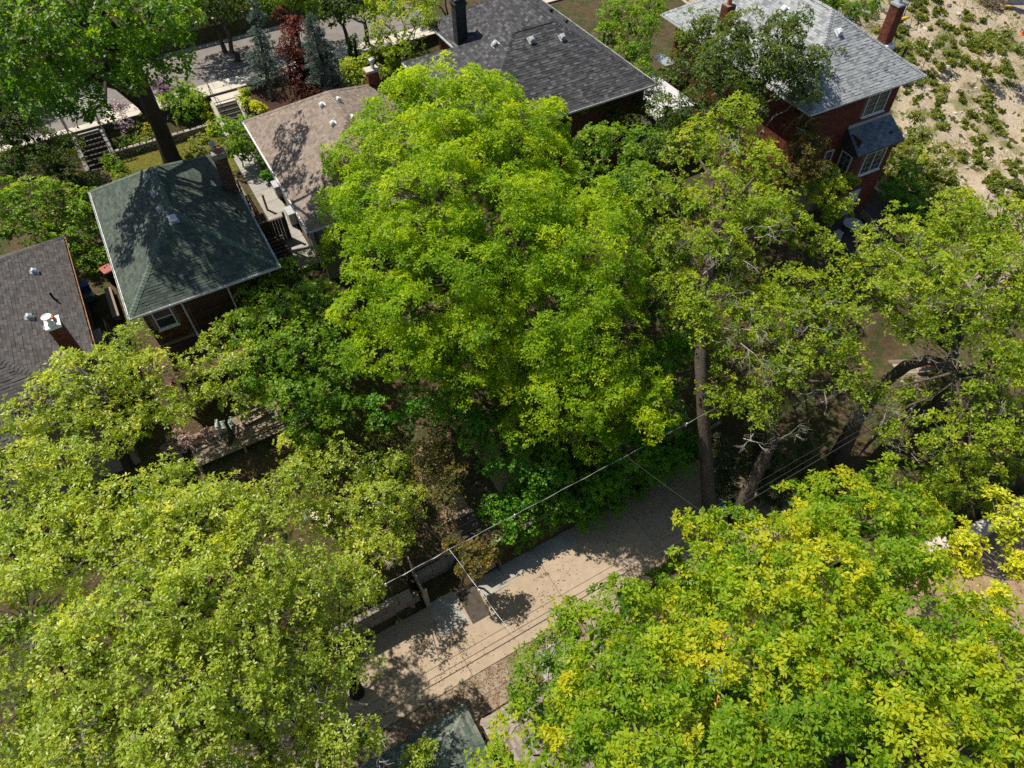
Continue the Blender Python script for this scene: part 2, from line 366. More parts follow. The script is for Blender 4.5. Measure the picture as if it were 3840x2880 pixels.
mt_mortar_pale = M('pale_mortar', [(0.3, (0.36, 0.31, 0.26)), (0.7, (0.46, 0.41, 0.35))], 0.95, 8)
mt_redbrick = M('red_brick', [(0, (0.10, 0.028, 0.018)), (0.5, (0.16, 0.043, 0.026)), (1, (0.22, 0.065, 0.036))], 0.85, attr='tint', bump=0.2, grain=0.3)
mt_brownbrick = M('brown_brick', [(0, (0.07, 0.032, 0.02)), (0.5, (0.12, 0.052, 0.03)), (1, (0.20, 0.10, 0.06))], 0.85, attr='tint', bump=0.2, grain=0.3)
mt_blackbrick = M('black_painted_brick', [(0, (0.022, 0.025, 0.03)), (1, (0.045, 0.048, 0.055))], 0.7, attr='tint', bump=0.2, grain=0.2)
mt_white = M('white_paint', [(0.3, (0.66, 0.66, 0.66)), (0.7, (0.78, 0.78, 0.77))], 0.5, 5, spec=0.4, grain=0.08)
mt_gutter = M('white_gutter', [(0.3, (0.52, 0.53, 0.54)), (0.7, (0.68, 0.68, 0.68))], 0.45, 5, spec=0.4, grain=0.12)
mt_darkgut = M('dark_gutter', [(0.3, (0.05, 0.05, 0.055)), (0.7, (0.08, 0.08, 0.085))], 0.5, 5)
mt_rust = M('rusty_gutter', [(0.3, (0.16, 0.07, 0.03)), (0.7, (0.35, 0.20, 0.10))], 0.7, 6)
mt_galv = M('galvanised_metal', [(0.3, (0.45, 0.47, 0.50)), (0.7, (0.62, 0.64, 0.66))], 0.35, 6, spec=0.5, metal=0.6)
mt_ventg = M('grey_vent_metal', [(0.3, (0.30, 0.31, 0.33)), (0.7, (0.42, 0.43, 0.45))], 0.5, 6)
mt_black = M('black_plastic', [(0, (0.02, 0.02, 0.022)), (1, (0.03, 0.03, 0.032))], 0.6)
mt_glass = M('window_glass', [(0.3, (0.03, 0.035, 0.04)), (0.7, (0.055, 0.06, 0.065))], 0.06, 2, spec=0.8)
mt_stone = M('grey_stone', [(0, (0.18, 0.16, 0.13)), (0.5, (0.27, 0.24, 0.20)), (1, (0.38, 0.34, 0.29))], 0.9, attr='tint', bump=0.5, bscale=25, grain=0.3, gscale=12)
mt_whitestone = M('pale_limestone', [(0, (0.38, 0.33, 0.27)), (1, (0.58, 0.53, 0.47))], 0.9, attr='tint', bump=0.4, bscale=25, grain=0.25, gscale=12)
mt_wood = M('weathered_wood', [(0, (0.15, 0.115, 0.085)), (0.5, (0.25, 0.20, 0.155)), (1, (0.36, 0.30, 0.25))], 0.85, attr='tint', bump=0.3, grain=0.3, gscale=20)
mt_woodd = M('old_dark_wood', [(0, (0.055, 0.04, 0.03)), (1, (0.12, 0.09, 0.065))], 0.85, attr='tint', bump=0.3, grain=0.3, gscale=20)
mt_redwood = M('red_stained_wood', [(0, (0.06, 0.025, 0.022)), (1, (0.095, 0.042, 0.036))], 0.8, attr='tint', grain=0.2)
mt_clay = M('clay_flue', [(0.3, (0.28, 0.08, 0.04)), (0.7, (0.38, 0.13, 0.07))], 0.85, 8)
SH = {
 'green': M('green_grey_shingle', [(0, (0.052, 0.068, 0.058)), (0.5, (0.074, 0.092, 0.078)), (1, (0.098, 0.118, 0.10))], 0.95, attr='tint', bump=0.4, bscale=90, spec=0.15, grain=0.25, gscale=30),
 'greencap': M('green_cap_shingle', [(0, (0.085, 0.12, 0.095)), (1, (0.13, 0.17, 0.14))], 0.95, attr='tint', bump=0.4, bscale=90, spec=0.15, grain=0.2),
 'brown': M('brown_shingle', [(0, (0.18, 0.142, 0.118)), (0.5, (0.235, 0.188, 0.158)), (1, (0.28, 0.228, 0.195))], 0.95, attr='tint', bump=0.4, bscale=90, spec=0.15, grain=0.22, gscale=30),
 'left': M('dull_brown_grey_shingle', [(0, (0.070, 0.064, 0.063)), (0.5, (0.092, 0.085, 0.083)), (1, (0.12, 0.11, 0.108))], 0.95, attr='tint', bump=0.4, bscale=90, spec=0.15, grain=0.22, gscale=30),
 'dark': M('charcoal_shingle', [(0, (0.042, 0.043, 0.048)), (0.5, (0.066, 0.066, 0.072)), (0.8, (0.088, 0.088, 0.094)), (1, (0.13, 0.13, 0.135))], 0.95, attr='tint', bump=0.4, bscale=90, spec=0.15, grain=0.22, gscale=30),
 'light': M('light_grey_shingle', [(0, (0.17, 0.185, 0.20)), (0.25, (0.27, 0.29, 0.305)), (1, (0.36, 0.375, 0.385))], 0.95, attr='tint', bump=0.4, bscale=90, spec=0.15, grain=0.18, gscale=30),
 'slate': M('blue_grey_shingle', [(0, (0.10, 0.125, 0.155)), (0.5, (0.16, 0.19, 0.225)), (1, (0.22, 0.25, 0.28))], 0.95, attr='tint', bump=0.4, bscale=90, spec=0.15, grain=0.2, gscale=30),
 'mottle': M('mottled_green_shingle', [(0, (0.07, 0.09, 0.082)), (0.5, (0.115, 0.14, 0.12)), (1, (0.20, 0.21, 0.17))], 0.95, attr='tint', bump=0.4, bscale=90, spec=0.15, grain=0.22, gscale=30),
 'beige': M('mottled_beige_shingle', [(0, (0.17, 0.14, 0.12)), (0.5, (0.25, 0.21, 0.18)), (1, (0.33, 0.28, 0.24))], 0.95, attr='tint', bump=0.4, bscale=90, spec=0.15, grain=0.22, gscale=30),
}
def roof_body(root, planes, ze, mat_edge, eave, drop=0.16):
    """closed roof shell: planes on top, soffit below, fascia round the eave polygon"""
    b = MB()
    for p in planes: b.add([(q[0], q[1], q[2] - 0.004) for q in p], [tuple(range(len(p)))])
    n = len(eave); b.add([(x, y, ze - drop) for x, y in eave], [tuple(range(n - 1, -1, -1))])
    for i in range(n):
        a = eave[i]; c = eave[(i + 1) % n]; b.add([(a[0], a[1], ze - drop), (c[0], c[1], ze - drop), (c[0], c[1], ze - 0.004), (a[0], a[1], ze - 0.004)], [(0, 1, 2, 3)])
    return part('roof', b, mat_edge, root)
def gutters(root, eave, ze, mat, sides):
    n = len(eave); cx = sum(p[0] for p in eave) / n; cy = sum(p[1] for p in eave) / n
    for i in sides:
        a = np.array(eave[i]); c = np.array(eave[(i + 1) % n]); d = (c - a) / np.linalg.norm(c - a); nn = np.array([d[1], -d[0]])
        if nn @ (np.array([cx, cy]) - a) > 0: nn = -nn
        a = a + nn * 0.065 - d * 0.06; c = c + nn * 0.065 + d * 0.06; b = MB(); z = ze - 0.07
        for off, w, zc, h in ((0.055, 0.012, 0, 0.11), (0.0, 0.11, -0.05, 0.012), (-0.055, 0.012, 0, 0.11)):
            p0 = a + nn * off; p1 = c + nn * off; b.bar((p0[0], p0[1], z + zc), (p1[0], p1[1], z + zc), w, h)
        L = np.linalg.norm(c - a)
        for k in range(int(L / 0.9) + 1):
            p = a + d * (k * 0.9 + 0.1); b.bar((*(p - nn * 0.06), z + 0.05), (*(p + nn * 0.085), z + 0.062), 0.02, 0.012)
        part('gutter', b, mat, root)
def rect_hip(w, d, ze, rise):
    h = min(w, d) / 2
    if w <= d: A1, A2 = (w / 2, h, ze + rise), (w / 2, d - h, ze + rise)
    else: A1, A2 = (h, d / 2, ze + rise), (w - h, d / 2, ze + rise)
    BL, BR, FR, FL = (0, 0, ze), (w, 0, ze), (w, d, ze), (0, d, ze)
    if w <= d: pl = [[BL, BR, A1], [BR, FR, A2, A1], [FR, FL, A2], [FL, BL, A1, A2]]; caps = [(BL, A1), (BR, A1), (FR, A2), (FL, A2), (A1, A2)]
    else: pl = [[BL, BR, A2, A1], [BR, FR, A2], [FR, FL, A1, A2], [FL, BL, A1]]; caps = [(BL, A1), (BR, A2), (FR, A2), (FL, A1), (A1, A2)]
    return pl, caps, [(0, 0), (w, 0), (w, d), (0, d)]
def window(root, x, y, z, w, h, out=(0, -1), panes=(2, 1), grid=None, mats=None, fr=0.06, name='window', label=None):
    """window centred at local x,y on a wall facing 'out'"""
    fm = mats or mt_white; o = np.array([out[0], out[1], 0.0]); t = np.array([-out[1], out[0], 0.0]); c = np.array([x, y, z]); zz = np.array([0, 0, 1.0]); ax = (t, -o, zz)
    b = MB()
    for i in (-1, 1): b.box(c + t * i * (w / 2 - fr / 2) + o * 0.03, (fr, 0.10, h), ax=ax)
    for k in (-1, 1): b.box(c + zz * k * (h / 2 - fr / 2) + o * 0.031, (w - 2 * fr, 0.10, fr), ax=ax)
    for i in range(1, panes[0]): b.box(c + t * (-w / 2 + w * i / panes[0]) + o * 0.028, (fr, 0.08, h - 2 * fr), ax=ax)
    for k in range(1, panes[1]): b.box(c + zz * (-h / 2 + h * k / panes[1]) + o * 0.027, (w - 2 * fr, 0.08, fr * 0.8), ax=ax)
    f = part(name, b, fm, root, label=label)
    for i in range(panes[0]):
        for k in range(panes[1]):
            g = MB(); pw, ph = w / panes[0], h / panes[1]; cc = c + t * (-w / 2 + pw * (i + .5)) + zz * (-h / 2 + ph * (k + .5)); g.box(cc - o * 0.0, (pw, 0.02, ph), ax=ax); part('pane', g, mt_glass, f)
            if grid:
                m = MB()
                for q in range(1, grid[0]): m.box(cc + t * (-pw / 2 + pw * q / grid[0]) + o * 0.018, (0.013, 0.02, ph - 0.06), ax=ax)
                for q in range(1, grid[1]): m.box(cc + zz * (-ph / 2 + ph * q / grid[1]) + o * 0.019, (pw - 0.06, 0.018, 0.013), ax=ax)
                part('glazing_bar', m, mt_gutter, f)
    s = MB(); s.box(c - zz * (h / 2 + 0.03) + o * 0.06, (w + 0.14, 0.16, 0.06), ax=ax); part('sill', s, fm, f)
    return f
def vent(root, px, py, z, n, mat, size=0.32, yaw=0.0, cap=True):
    """square roof vent standing on a slope with normal n (local)"""
    p = to_local(root, P(px, py, z)); n = np.array(n, float); n /= np.linalg.norm(n); s = np.cross([0, 1.0, 0] if abs(n[1]) < 0.3 else [1.0, 0, 0], n); s /= np.linalg.norm(s); t = np.cross(n, s)
    b = MB(); ax = (s, t, n)
    b.box(p + n * 0.025, (size * 1.35, size * 1.35, 0.015), ax=ax); b.box(p + n * 0.09, (size * .8, size * .8, 0.14), ax=ax)
    q = p + n * 0.17; h = size / 2
    b.add([q + s * i * h + t * j * h for i, j in ((-1, -1), (1, -1), (1, 1), (-1, 1))] + [q + s * i * h * .55 + t * j * h * .55 + n * 0.06 for i, j in ((-1, -1), (1, -1), (1, 1), (-1, 1))] + [q + s * i * h + t * j * h - n * 0.04 for i, j in ((-1, -1), (1, -1), (1, 1), (-1, 1))],
          [(4, 5, 6, 7), (0, 1, 5, 4), (1, 2, 6, 5), (2, 3, 7, 6), (3, 0, 4, 7), (0, 8, 9, 1), (1, 9, 10, 2), (2, 10, 11, 3), (3, 11, 8, 0)])
    part('roof_vent', b, mat, root)
def slope_n(pl):
    a, c, d = [np.array(q, float) for q in pl[:3]]; n = np.cross(c - a, d - a); return n / np.linalg.norm(n)
def on_plane(root, pl, px, py):
    """point of a roof plane seen at a photo pixel (local)"""
    o, ax, ay = frame_of(root); a = to_world(root, pl[0]); n = slope_n(pl); nw = ax * n[0] + ay * n[1] + np.array([0, 0, n[2]])
    r = fw + (px - 1920) / F * rt + (1440 - py) / F * up; c0 = np.array([0, 0, H]); t = ((a - c0) @ nw) / (r @ nw)
    return to_local(root, c0 + r * t)
def pvent(root, pl, px, py, mat, size=0.32):
    p = on_plane(root, pl, px, py); w = to_world(root, p); x, y = pix(w); vent(root, x, y, w[2], slope_n(pl), mat, size)
def chimney(root, p, z1, w, d, bmat, mort, cap, n_parts=110, flue=None, ax=None, hid=()):
    """brick chimney with foot at local p up to z1"""
    x, y, z0 = p; b = MB(); b.box((x, y, (z0 + z1) / 2), (w, d, z1 - z0)); c = part('chimney', b, mort, root)
    fs = [((x - w / 2, y - d / 2), (1, 0), w), ((x + w / 2, y - d / 2), (0, 1), d), ((x + w / 2, y + d / 2), (-1, 0), w), ((x - w / 2, y + d / 2), (0, -1), d)]
    for k, (o, xd, L) in enumerate(fs): brick_face(root, c, o, xd, L, z0, z1, bmat, n_parts=n_parts // 2 if k in (0, 3, 1) else 0, seed=k + 11)
    return c
mt_wallb = M('brick_wall_far', [(0.35, (0.09, 0.04, 0.026)), (0.65, (0.15, 0.07, 0.045))], 0.9, 14, 0.3, 30, grain=0.3)
def house_root(name, label, px, py, ze, yaw, w, d):
    """rear-left eave corner seen at px,py"""
    p = P(px, py, ze); return thing(name, label, 'house', (p[0], p[1], 0), R(yaw))
def walls(root, w, d, z0, z1, mat, ins=0.45):
    b = MB(); b.box((w / 2, d / 2, (z0 + z1) / 2), (w - 2 * ins, d - 2 * ins, z1 - z0)); return part('wall', b, mat, root)
def on_wall(root, px, py, y=None, x=None):
    o, ax, ay = frame_of(root); r = fw + (px - 1920) / F * rt + (1440 - py) / F * up; c0 = np.array([0, 0, H])
    n, q = (ay, y) if y is not None else (ax, x)
    t = ((o + n * q - c0) @ n) / (r @ n); return to_local(root, c0 + r * t)
mt_sidingd = M('dark_brown_siding', [(0, (0.05, 0.027, 0.015)), (1, (0.085, 0.048, 0.028))], 0.85, attr='tint', grain=0.3)
# ---- bungalow with the green roof
hg = house_root('bungalow', 'brick bungalow with dark green hip roof left of the brown roofed house', 487, 1190, 10.0, 28.5, 7.25, 11.5)
pl, caps, eave = rect_hip(7.25, 11.5, 10.0, 2.4)
rg_ = roof_body(hg, pl, 10.0, mt_white, eave); lay(hg, rg_, 'shingle', pl, SH['green'], 300, 0.15, seed=3, caps=caps, capmat=SH['greencap'])
gutters(hg, eave, 10.0, mt_gutter, (0, 1, 3)); gw = walls(hg, 7.25, 11.5, 5.6, 9.84, mt_mortar)
wl = on_wall(hg, 614, 1187, y=0.45)
brick_face(hg, gw, (0.45, 0.45), (1, 0), 2.05, 7.2, 9.8, mt_brownbrick, holes=[(wl[0] - 1.0, wl[0] + 0.1, wl[2] - 0.65, wl[2] + 0.65)], n_parts=220, seed=5)
brick_face(hg, gw, (0.45, 11.05), (0, -1), 10.6, 6.2, 9.8, mt_brownbrick, n_parts=0, seed=6)
for k in range(16):
    b = MB(); b.box((4.65, 0.43, 7.3 + k * 0.16), (4.25, 0.03, 0.17), tint=random.random()); part('siding_board', b, mt_sidingd, hg)
window(hg, wl[0], 0.45, wl[2], 0.92, 1.35, panes=(1, 2))
for (xa, ya), (xb, yb) in (((676, 1133), (745, 1272)), ((852, 1075), (876, 1132)), ((1008, 1018), (1034, 1100))):
    a = on_wall(hg, xa, ya, y=0.1); c = on_wall(hg, xb, yb, y=0.36); b = MB(); b.tube([(a[0], -0.05, 9.88), (a[0], 0.1, 9.75), (a[0], 0.36, 9.6), (a[0], 0.36, 7.45), (a[0], 0.05, 7.25)], 0.05, 8); part('downpipe', b, mt_gutter, hg)
for px, py in ((557, 667), (583, 729), (605, 788)): pvent(hg, pl[3], px, py, mt_ventg, 0.27)
pvent(hg, pl[0], 649, 822, mt_galv, 0.36)
p = on_plane(hg, pl[1], 892, 802); b = MB(); b.tube([p, p + np.array([0, 0, 0.35])], 0.06, 10); part('vent_pipe', b, mt_black, hg)
p = on_plane(hg, pl[1], 862, 712); c = chimney(hg, (p[0] + 0.1, p[1], p[2] - 0.3), p[2] + 2.15, 0.62, 0.62, mt_brownbrick, mt_mortar_pale, None, 160)
b = MB(); b.box((p[0] + .1, p[1], p[2] + 2.22), (0.80, 0.80, 0.16)); b.box((p[0] + .1, p[1], p[2] + 2.34), (0.68, 0.68, 0.12)); part('cap_stone', b, mt_stone, c)
b = MB(); b.box((p[0] + .18, p[1] - .02, p[2] + 2.5), (0.30, 0.30, 0.3)); part('flue', b, mt_clay, c)
b = MB(); b.lathe((p[0] + .0, p[1] + .22, p[2] + 2.4), [(0.10, 0), (0.10, 0.30), (0.20, 0.32), (0.13, 0.45), (0.02, 0.55)], 10); part('cowl', b, mt_ventg, c)
dk = thing('back_deck', 'dark red stained deck behind the green roofed bungalow', 'deck', tuple(to_world(hg, (0, 0, 0))), R(28.5))
for k in range(20):
    b = MB(); b.box((2.9, 0.35 - k * 0.145, 7.18), (5.6, 0.135, 0.035), tint=random.random()); part('board', b, mt_redwood, dk)
for x in (0.2, 2.9, 5.6):
    for y in (0.2, -2.3):
        b = MB(); b.box((x, y, 6.2), (0.12, 0.12, 1.9)); part('post', b, mt_woodd, dk)
b = MB(); b.box((0.45 + 1.05, 0.40, 7.28), (2.2, 0.12, 0.14)); part('ledger_board', b, mt_wood, dk)
# ---- brown roofed house
hb = house_root('brown_house', 'house with light brown shingled hip roof between the two dark roofs', 1157, 864, 10.3, 28.2, 9, 12.2)
pl, caps, eave = rect_hip(9, 12.2, 10.3, 2.8)
r_ = roof_body(hb, pl, 10.3, mt_white, eave); lay(hb, r_, 'shingle', pl, SH['brown'], 300, 0.17, seed=8, caps=caps, hid=[(1400, 330, 2500, 1800), (1300, 420, 2500, 1800)])
gutters(hb, eave, 10.3, mt_gutter, (0, 3)); bw_ = walls(hb, 9, 12.2, 5.6, 10.14, mt_mortar)
brick_face(hb, bw_, (0.45, 11.75), (0, -1), 11.3, 8.2, 10.1, mt_brownbrick, n_parts=40, seed=16)
for pln, px, py in ((3, 1211, 397), (3, 1252, 466), (2, 1268, 377)):
    if pln == 3: pvent(hb, pl[3], px, py, mt_gutter, 0.27)
pvent(hb, pl[1], 1268, 379, mt_gutter, 0.27); pvent(hb, pl[1], 1322, 446, mt_gutter, 0.27)
p = to_local(hb, P(1404, 330, 10.6)); c = chimney(hb, (p[0], p[1], 9.6), 11.75, 0.7, 0.5, mt_redbrick, mt_mortar_pale, None, 60)
b = MB(); b.box((p[0], p[1], 11.82), (0.86, 0.66, 0.14)); part('cap_stone', b, mt_whitestone, c)
b = MB(); b.lathe((p[0] + .12, p[1], 11.85), [(0.12, 0), (0.12, 0.42), (0.19, 0.44), (0.19, 0.62), (0.13, 0.66)], 14); part('flue', b, mt_galv, c)
a = to_world(hb, (-0.15, 0, 0))
b = MB(); b.tube([(-0.05, 9.2, 10.12), (0.3, 9.0, 9.8), (0.3, 6.8, 9.6), (0.3, 6.6, 9.4)], 0.05, 8); part('downpipe', b, mt_gutter, hb)
b = MB(); b.tube([(0.32, 1.0, 10.1), (0.32, 1.0, 7.0)], 0.05, 8); part('downpipe', b, mt_gutter, hb)
b = MB(); b.box((0.40, 4.0, 7.9), (0.07, 1.3, 0.9)); part('basement_window', b, mt_glass, hb)
# ---- left house
frp = P(234, 887, 9.5); yw = R(29); w_, d_ = 8.2, 13.4
o2 = frp - d_ * np.array([-math.sin(yw), math.cos(yw), 0]) - w_ * np.array([math.cos(yw), math.sin(yw), 0])
hl = thing('grey_house', 'house with dull grey brown shingled roof cut off by the left edge', 'house', (o2[0], o2[1], 0), yw)
pl, caps, eave = rect_hip(w_, d_, 9.5, 2.3)
r_ = roof_body(hl, pl, 9.5, mt_rust, eave); lay(hl, r_, 'shingle', pl, SH['left'], 300, 0.15, seed=9, caps=caps, hid=[(-50, 1480, 600, 2880)])
gutters(hl, eave, 9.5, mt_rust, (1,)); wl_ = walls(hl, w_, d_, 4.6, 9.34, mt_mortar)
brick_face(hl, wl_, (w_ - .45, 0.45), (0, 1), 12.4, 6.8, 9.3, mt_redbrick, n_parts=60, seed=21)
pvent(hl, pl[1], 128, 1022, mt_galv, 0.29); pvent(hl, pl[1], 110, 1193, mt_galv, 0.29); pvent(hl, pl[1], 174, 1232, mt_galv, 0.2)
p = on_plane(hl, pl[1], 205, 1124); b = MB(); b.tube([p, p + np.array([0, 0, 0.5])], 0.055, 10); b.lathe(p - np.array([0, 0, .03]), [(0.14, 0.03), (0.07, 0.07)], 10); part('vent_pipe', b, mt_black, hl)
p = on_plane(hl, pl[1], 285, 1330); cz = p[2] + 2.0
c = chimney(hl, (p[0], p[1], p[2] - 0.4), cz, 0.5, 0.62, mt_redbrick, mt_mortar, None, 170)
b = MB(); b.box((p[0], p[1], cz + 0.06), (0.62, 0.74, 0.12)); part('cap_stone', b, mt_white, c)
b = MB(); b.box((p[0], p[1] + .14, cz + 0.22), (0.3, 0.3, 0.24)); part('flue', b, mt_clay, c)
b = MB(); b.box((p[0] - .02, p[1] - .18, cz + 0.2), (0.26, 0.26, 0.2)); b.lathe((p[0] - .02, p[1] - .18, cz + 0.28), [(0.09, 0), (0.09, 0.22), (0.2, 0.3), (0.21, 0.36), (0.19, 0.36), (0.16, 0.33)], 16); part('cowl', b, mt_white, c)
b = MB(); b.box((w_ - .38, 3.2, 8.2), (0.08, 1.3, 1.0)); f = part('window', b, mt_white, hl); b = MB(); b.box((w_ - .33, 3.2, 8.2), (0.03, 1.1, 0.8)); part('pane', b, mt_glass, f)
# ---- charcoal roofed house (main hip with a wing)
p0 = P(2459, 312, 11.5); yw = R(28.5)
o2 = p0 - 12.3 * np.array([math.cos(yw), math.sin(yw), 0])
hd = thing('charcoal_house', 'house with charcoal hip roof, black chimney and wing behind the tall central tree', 'house', (o2[0], o2[1], 0), yw)
E1 = 11.5; T = 14.3; W1 = 12.3
A = (0, 10.5, E1); B_ = (0, 0, E1); C_ = (W1, 0, E1); D_ = (W1, 14.6, E1); F_ = (3.75, 14.6, E1); G_ = (3.75, 10.5, E1); aL = (5.25, 5.25, T); aR = (8.02, 5.25, T); aF = (8.02, 10.3, T)
pl = [[B_, C_, aR, aL], [C_, D_, aF, aR], [D_, F_, aF], [F_, G_, aR, aF], [G_, A, aL, aR], [A, B_, aL]]
eave = [(0, 0), (W1, 0), (W1, 14.6), (3.75, 14.6), (3.75, 10.5), (0, 10.5)]
r_ = roof_body(hd, pl, E1, mt_darkgut, eave)
lay(hd, r_, 'shingle', pl, SH['dark'], 300, 0.17, seed=10, caps=[(B_, aL), (C_, aR), (aL, aR), (aR, aF), (A, aL), (F_, aF)], hid=[(1200, 250, 1860, 900), (1500, 330, 2050, 900), (1200, 420, 2210, 900), (2230, 380, 2500, 900), (2060, 320, 2210, 900)])
gutters(hd, eave, E1, mt_gutter, (0, 1, 3, 5))
b = MB(); b.box((W1 / 2, 5.25, 8.6), (W1 - .9, 9.6, 5.5)); b.box((8.02, 11.6, 8.59), (W1 - 3.75 - .9, 5.1, 5.48)); part('wall', b, mt_wallb, hd)
pvent(hd, pl[0], 1992, 152, mt_ventg, 0.34); pvent(hd, pl[0], 2108, 142, mt_ventg, 0.34); pvent(hd, pl[5], 1858, 168, mt_ventg, 0.34)
p = on_plane(hd, pl[1], 2263, 166); b = MB(); b.tube([p, p + np.array([0, 0, 0.75])], 0.06, 10); part('vent_pipe', b, mt_black, hd)
pvent(hd, pl[1], 2062, 44, mt_black, 0.3); pvent(hd, pl[1], 2120, 86, mt_black, 0.22)
p = on_plane(hd, pl[3], 1728, 150); c = chimney(hd, (p[0], p[1], p[2] - 0.3), p[2] + 2.65, 0.72, 0.62, mt_blackbrick, mt_blackbrick, None, 160)
for k, e in enumerate((0.06, 0.11, 0.16)):
    b = MB(); b.box((p[0], p[1], p[2] + 2.2 + k * 0.1), (0.72 + e, 0.62 + e, 0.085)); part('corbel', b, mt_blackbrick, c)
b = MB(); b.box((p[0], p[1], p[2] + 2.68), (0.7, 0.6, 0.08)); part('cap_stone', b, mt_whitestone, c)
b = MB(); b.box((p[0] + .1, p[1], p[2] + 2.85), (0.26, 0.26, 0.3)); part('flue', b, mt_clay, c)
b = MB(); b.add([p + np.array(q) for q in ((-.5, -.4, -.23), (.45, -.4, .2), (.45, .4, .2), (-.5, .4, -.23))], [(0, 1, 2, 3)]); part('flashing', b, mt_darkgut, c)
b = MB(); b.tube([(3.6, 11.0, 11.3), (3.95, 11.0, 11.0), (3.95, 11.0, 7)], 0.05, 8); part('downpipe', b, mt_black, hd)
# ---- red brick house with the light grey roof
yw = R(26.5); p0 = P(3468, 280, 12.0); BW, BD = 9.0, 14.5
o2 = p0 - BW * np.array([math.cos(yw), math.sin(yw), 0])
hr = thing('brick_house', 'tall red brick house with light grey shingled roof beside the sandy lot', 'house', (o2[0], o2[1], 0), yw)
pl, caps, eave = rect_hip(BW, BD, 12.0, 3.1)
r_ = roof_body(hr, pl, 12.0, mt_white, eave)
lay(hr, r_, 'shingle', pl, SH['light'], 300, 0.17, seed=12, caps=caps, hid=[(2500, 60, 3060, 600), (2400, 100, 3120, 700), (2400, 260, 3150, 800)])
gutters(hr, eave, 12.0, mt_gutter, (0, 1, 3)); IN = 0.75
b = MB(); b.box((BW / 2, BD / 2, 7.4), (BW - 2 * IN, BD - 2 * IN, 8.9)); bwall = part('wall', b, mt_mortar, hr)
b1 = on_wall(hr, 3180 + 15, 560 - 40, y=IN)
# bay: projects from the rear wall at the right
bxl, bxr = BW - IN - 3.35, BW - IN + 0.0; byf = IN - 1.25; bzt = 8.25
w1 = on_wall(hr, 3285, 385, y=IN)
brick_face(hr, bwall, (IN, IN), (1, 0), BW - 2 * IN, 6.0, 11.85, mt_redbrick, holes=[(w1[0] - 0.95 - IN, w1[0] + 0.95 - IN, w1[2] - 0.75, w1[2] + 0.75)], n_parts=180, hid=[(2400, 0, 3080, 1000)], seed=31)
brick_face(hr, bwall, (IN, BD - IN), (0, -1), BD - 2 * IN, 5.0, 11.85, mt_redbrick, n_parts=60, hid=[(2620, 0, 4000, 1000)], seed=33)
window(hr, w1[0], IN, w1[2], 1.8, 1.45, panes=(2, 1), grid=(3, 4), name='window')
b = MB(); b.box(((bxl + bxr) / 2, (byf + IN) / 2 + .02, (2.6 + bzt) / 2), (bxr - bxl, IN - byf, bzt - 2.6)); bay = part('bay', b, mt_mortar, hr)
brick_face(hr, bay, (bxl, byf), (1, 0), bxr - bxl, 2.7, bzt - .1, mt_redbrick, holes=[(0.95, 2.75, 6.2, 7.85), (0.75, 1.95, 2.6, 4.95)], n_parts=120, seed=35)
brick_face(hr, bay, (bxl, IN), (0, -1), IN - byf, 5.0, bzt + .8, mt_redbrick, holes=[(0.2, 1.1, 6.2, 7.85)], n_parts=40, seed=36)
window(hr, bxl + 1.85, byf, 7.03, 1.8, 1.6, panes=(2, 1), grid=(2, 4))
window(hr, bxl, byf + 0.6, 7.03, 0.9, 1.6, out=(-1, 0), panes=(1, 1), grid=(2, 4))
window(hr, bxl - 1.0, IN, 7.3, 0.7, 1.4, panes=(1, 1), grid=(2, 3))
bpl = [[(bxl - .3, byf - .35, bzt), (bxr + .3, byf - .35, bzt), (bxr + .15, IN, bzt + 1.05), (bxl - .15, IN, bzt + 1.05)]]
b = MB(); q = bpl[0]; b.add([(*v[:2], v[2] - .004) for v in q] + [(*v[:2], bzt - .16) for v in q], [(0, 1, 2, 3), (0, 4, 5, 1), (1, 5, 6, 2), (3, 7, 4, 0), (7, 6, 5, 4)]); br_ = part('bay_roof', b, mt_darkgut, bay)
lay2 = lay
# shingles of the bay roof are pieces of the bay
lay(hr, bay, 'shingle', bpl, SH['slate'], 200, 0.16, seed=14)
b = MB(); b.box(((bxl + bxr) / 2, IN - .06, bzt + 1.12), (bxr - bxl + .3, 0.14, 0.22)); part('flashing', b, mt_galv, bay)
b = MB(); b.box((bxr - 0.5, byf + .3, bzt + 0.43), (0.3, 0.3, 0.05)); part('vent_plate', b, mt_black, bay)
dz = 2.95
b = MB(); b.box((bxl + 1.35, byf - .03, dz + 1.02), (1.0, 0.06, 2.04)); dr = part('door', b, M('pale_blue_door', [(0, (0.42, 0.47, 0.52)), (1, (0.5, 0.54, 0.58))], 0.4, 4), hr)
b = MB(); b.box((bxl + 1.75, byf - .09, dz + 1.0), (0.04, 0.06, 0.14)); part('handle', b, mt_galv, dr)
b = MB(); b.box((bxl + 1.35, byf - .02, dz + 2.11), (1.25, 0.12, 0.14)); part('frame', b, mt_darkgut, dr)
p = np.array([BW - .95, 6.0, 12.3]); q = to_local(hr, P(3318, 150, 12.6)); p[0] = q[0]; p[1] = q[1]
c = chimney(hr, (q[0], q[1], 11.6), 14.75, 0.62, 0.62, mt_redbrick, mt_mortar, None, 200)
b = MB(); b.box((q[0], q[1], 14.8), (0.72, 0.72, 0.12)); part('cap_stone', b, mt_galv, c)
b = MB(); b.lathe((q[0], q[1], 14.85), [(0.14, 0), (0.14, 0.35), (0.18, 0.36), (0.18, 0.42), (0.1, 0.46)], 14); part('flue', b, mt_galv, c)
b = MB(); b.box((q[0] - .05, q[1] - .1, 12.35), (0.95, 0.95, 0.32)); part('flashing', b, mt_white, c)
for px, py in ((2942, 36), (2850, 150)): pvent(hr, pl[3], px, py, mt_white, 0.34)
pvent(hr, pl[0], 3143, 122, mt_white, 0.34)
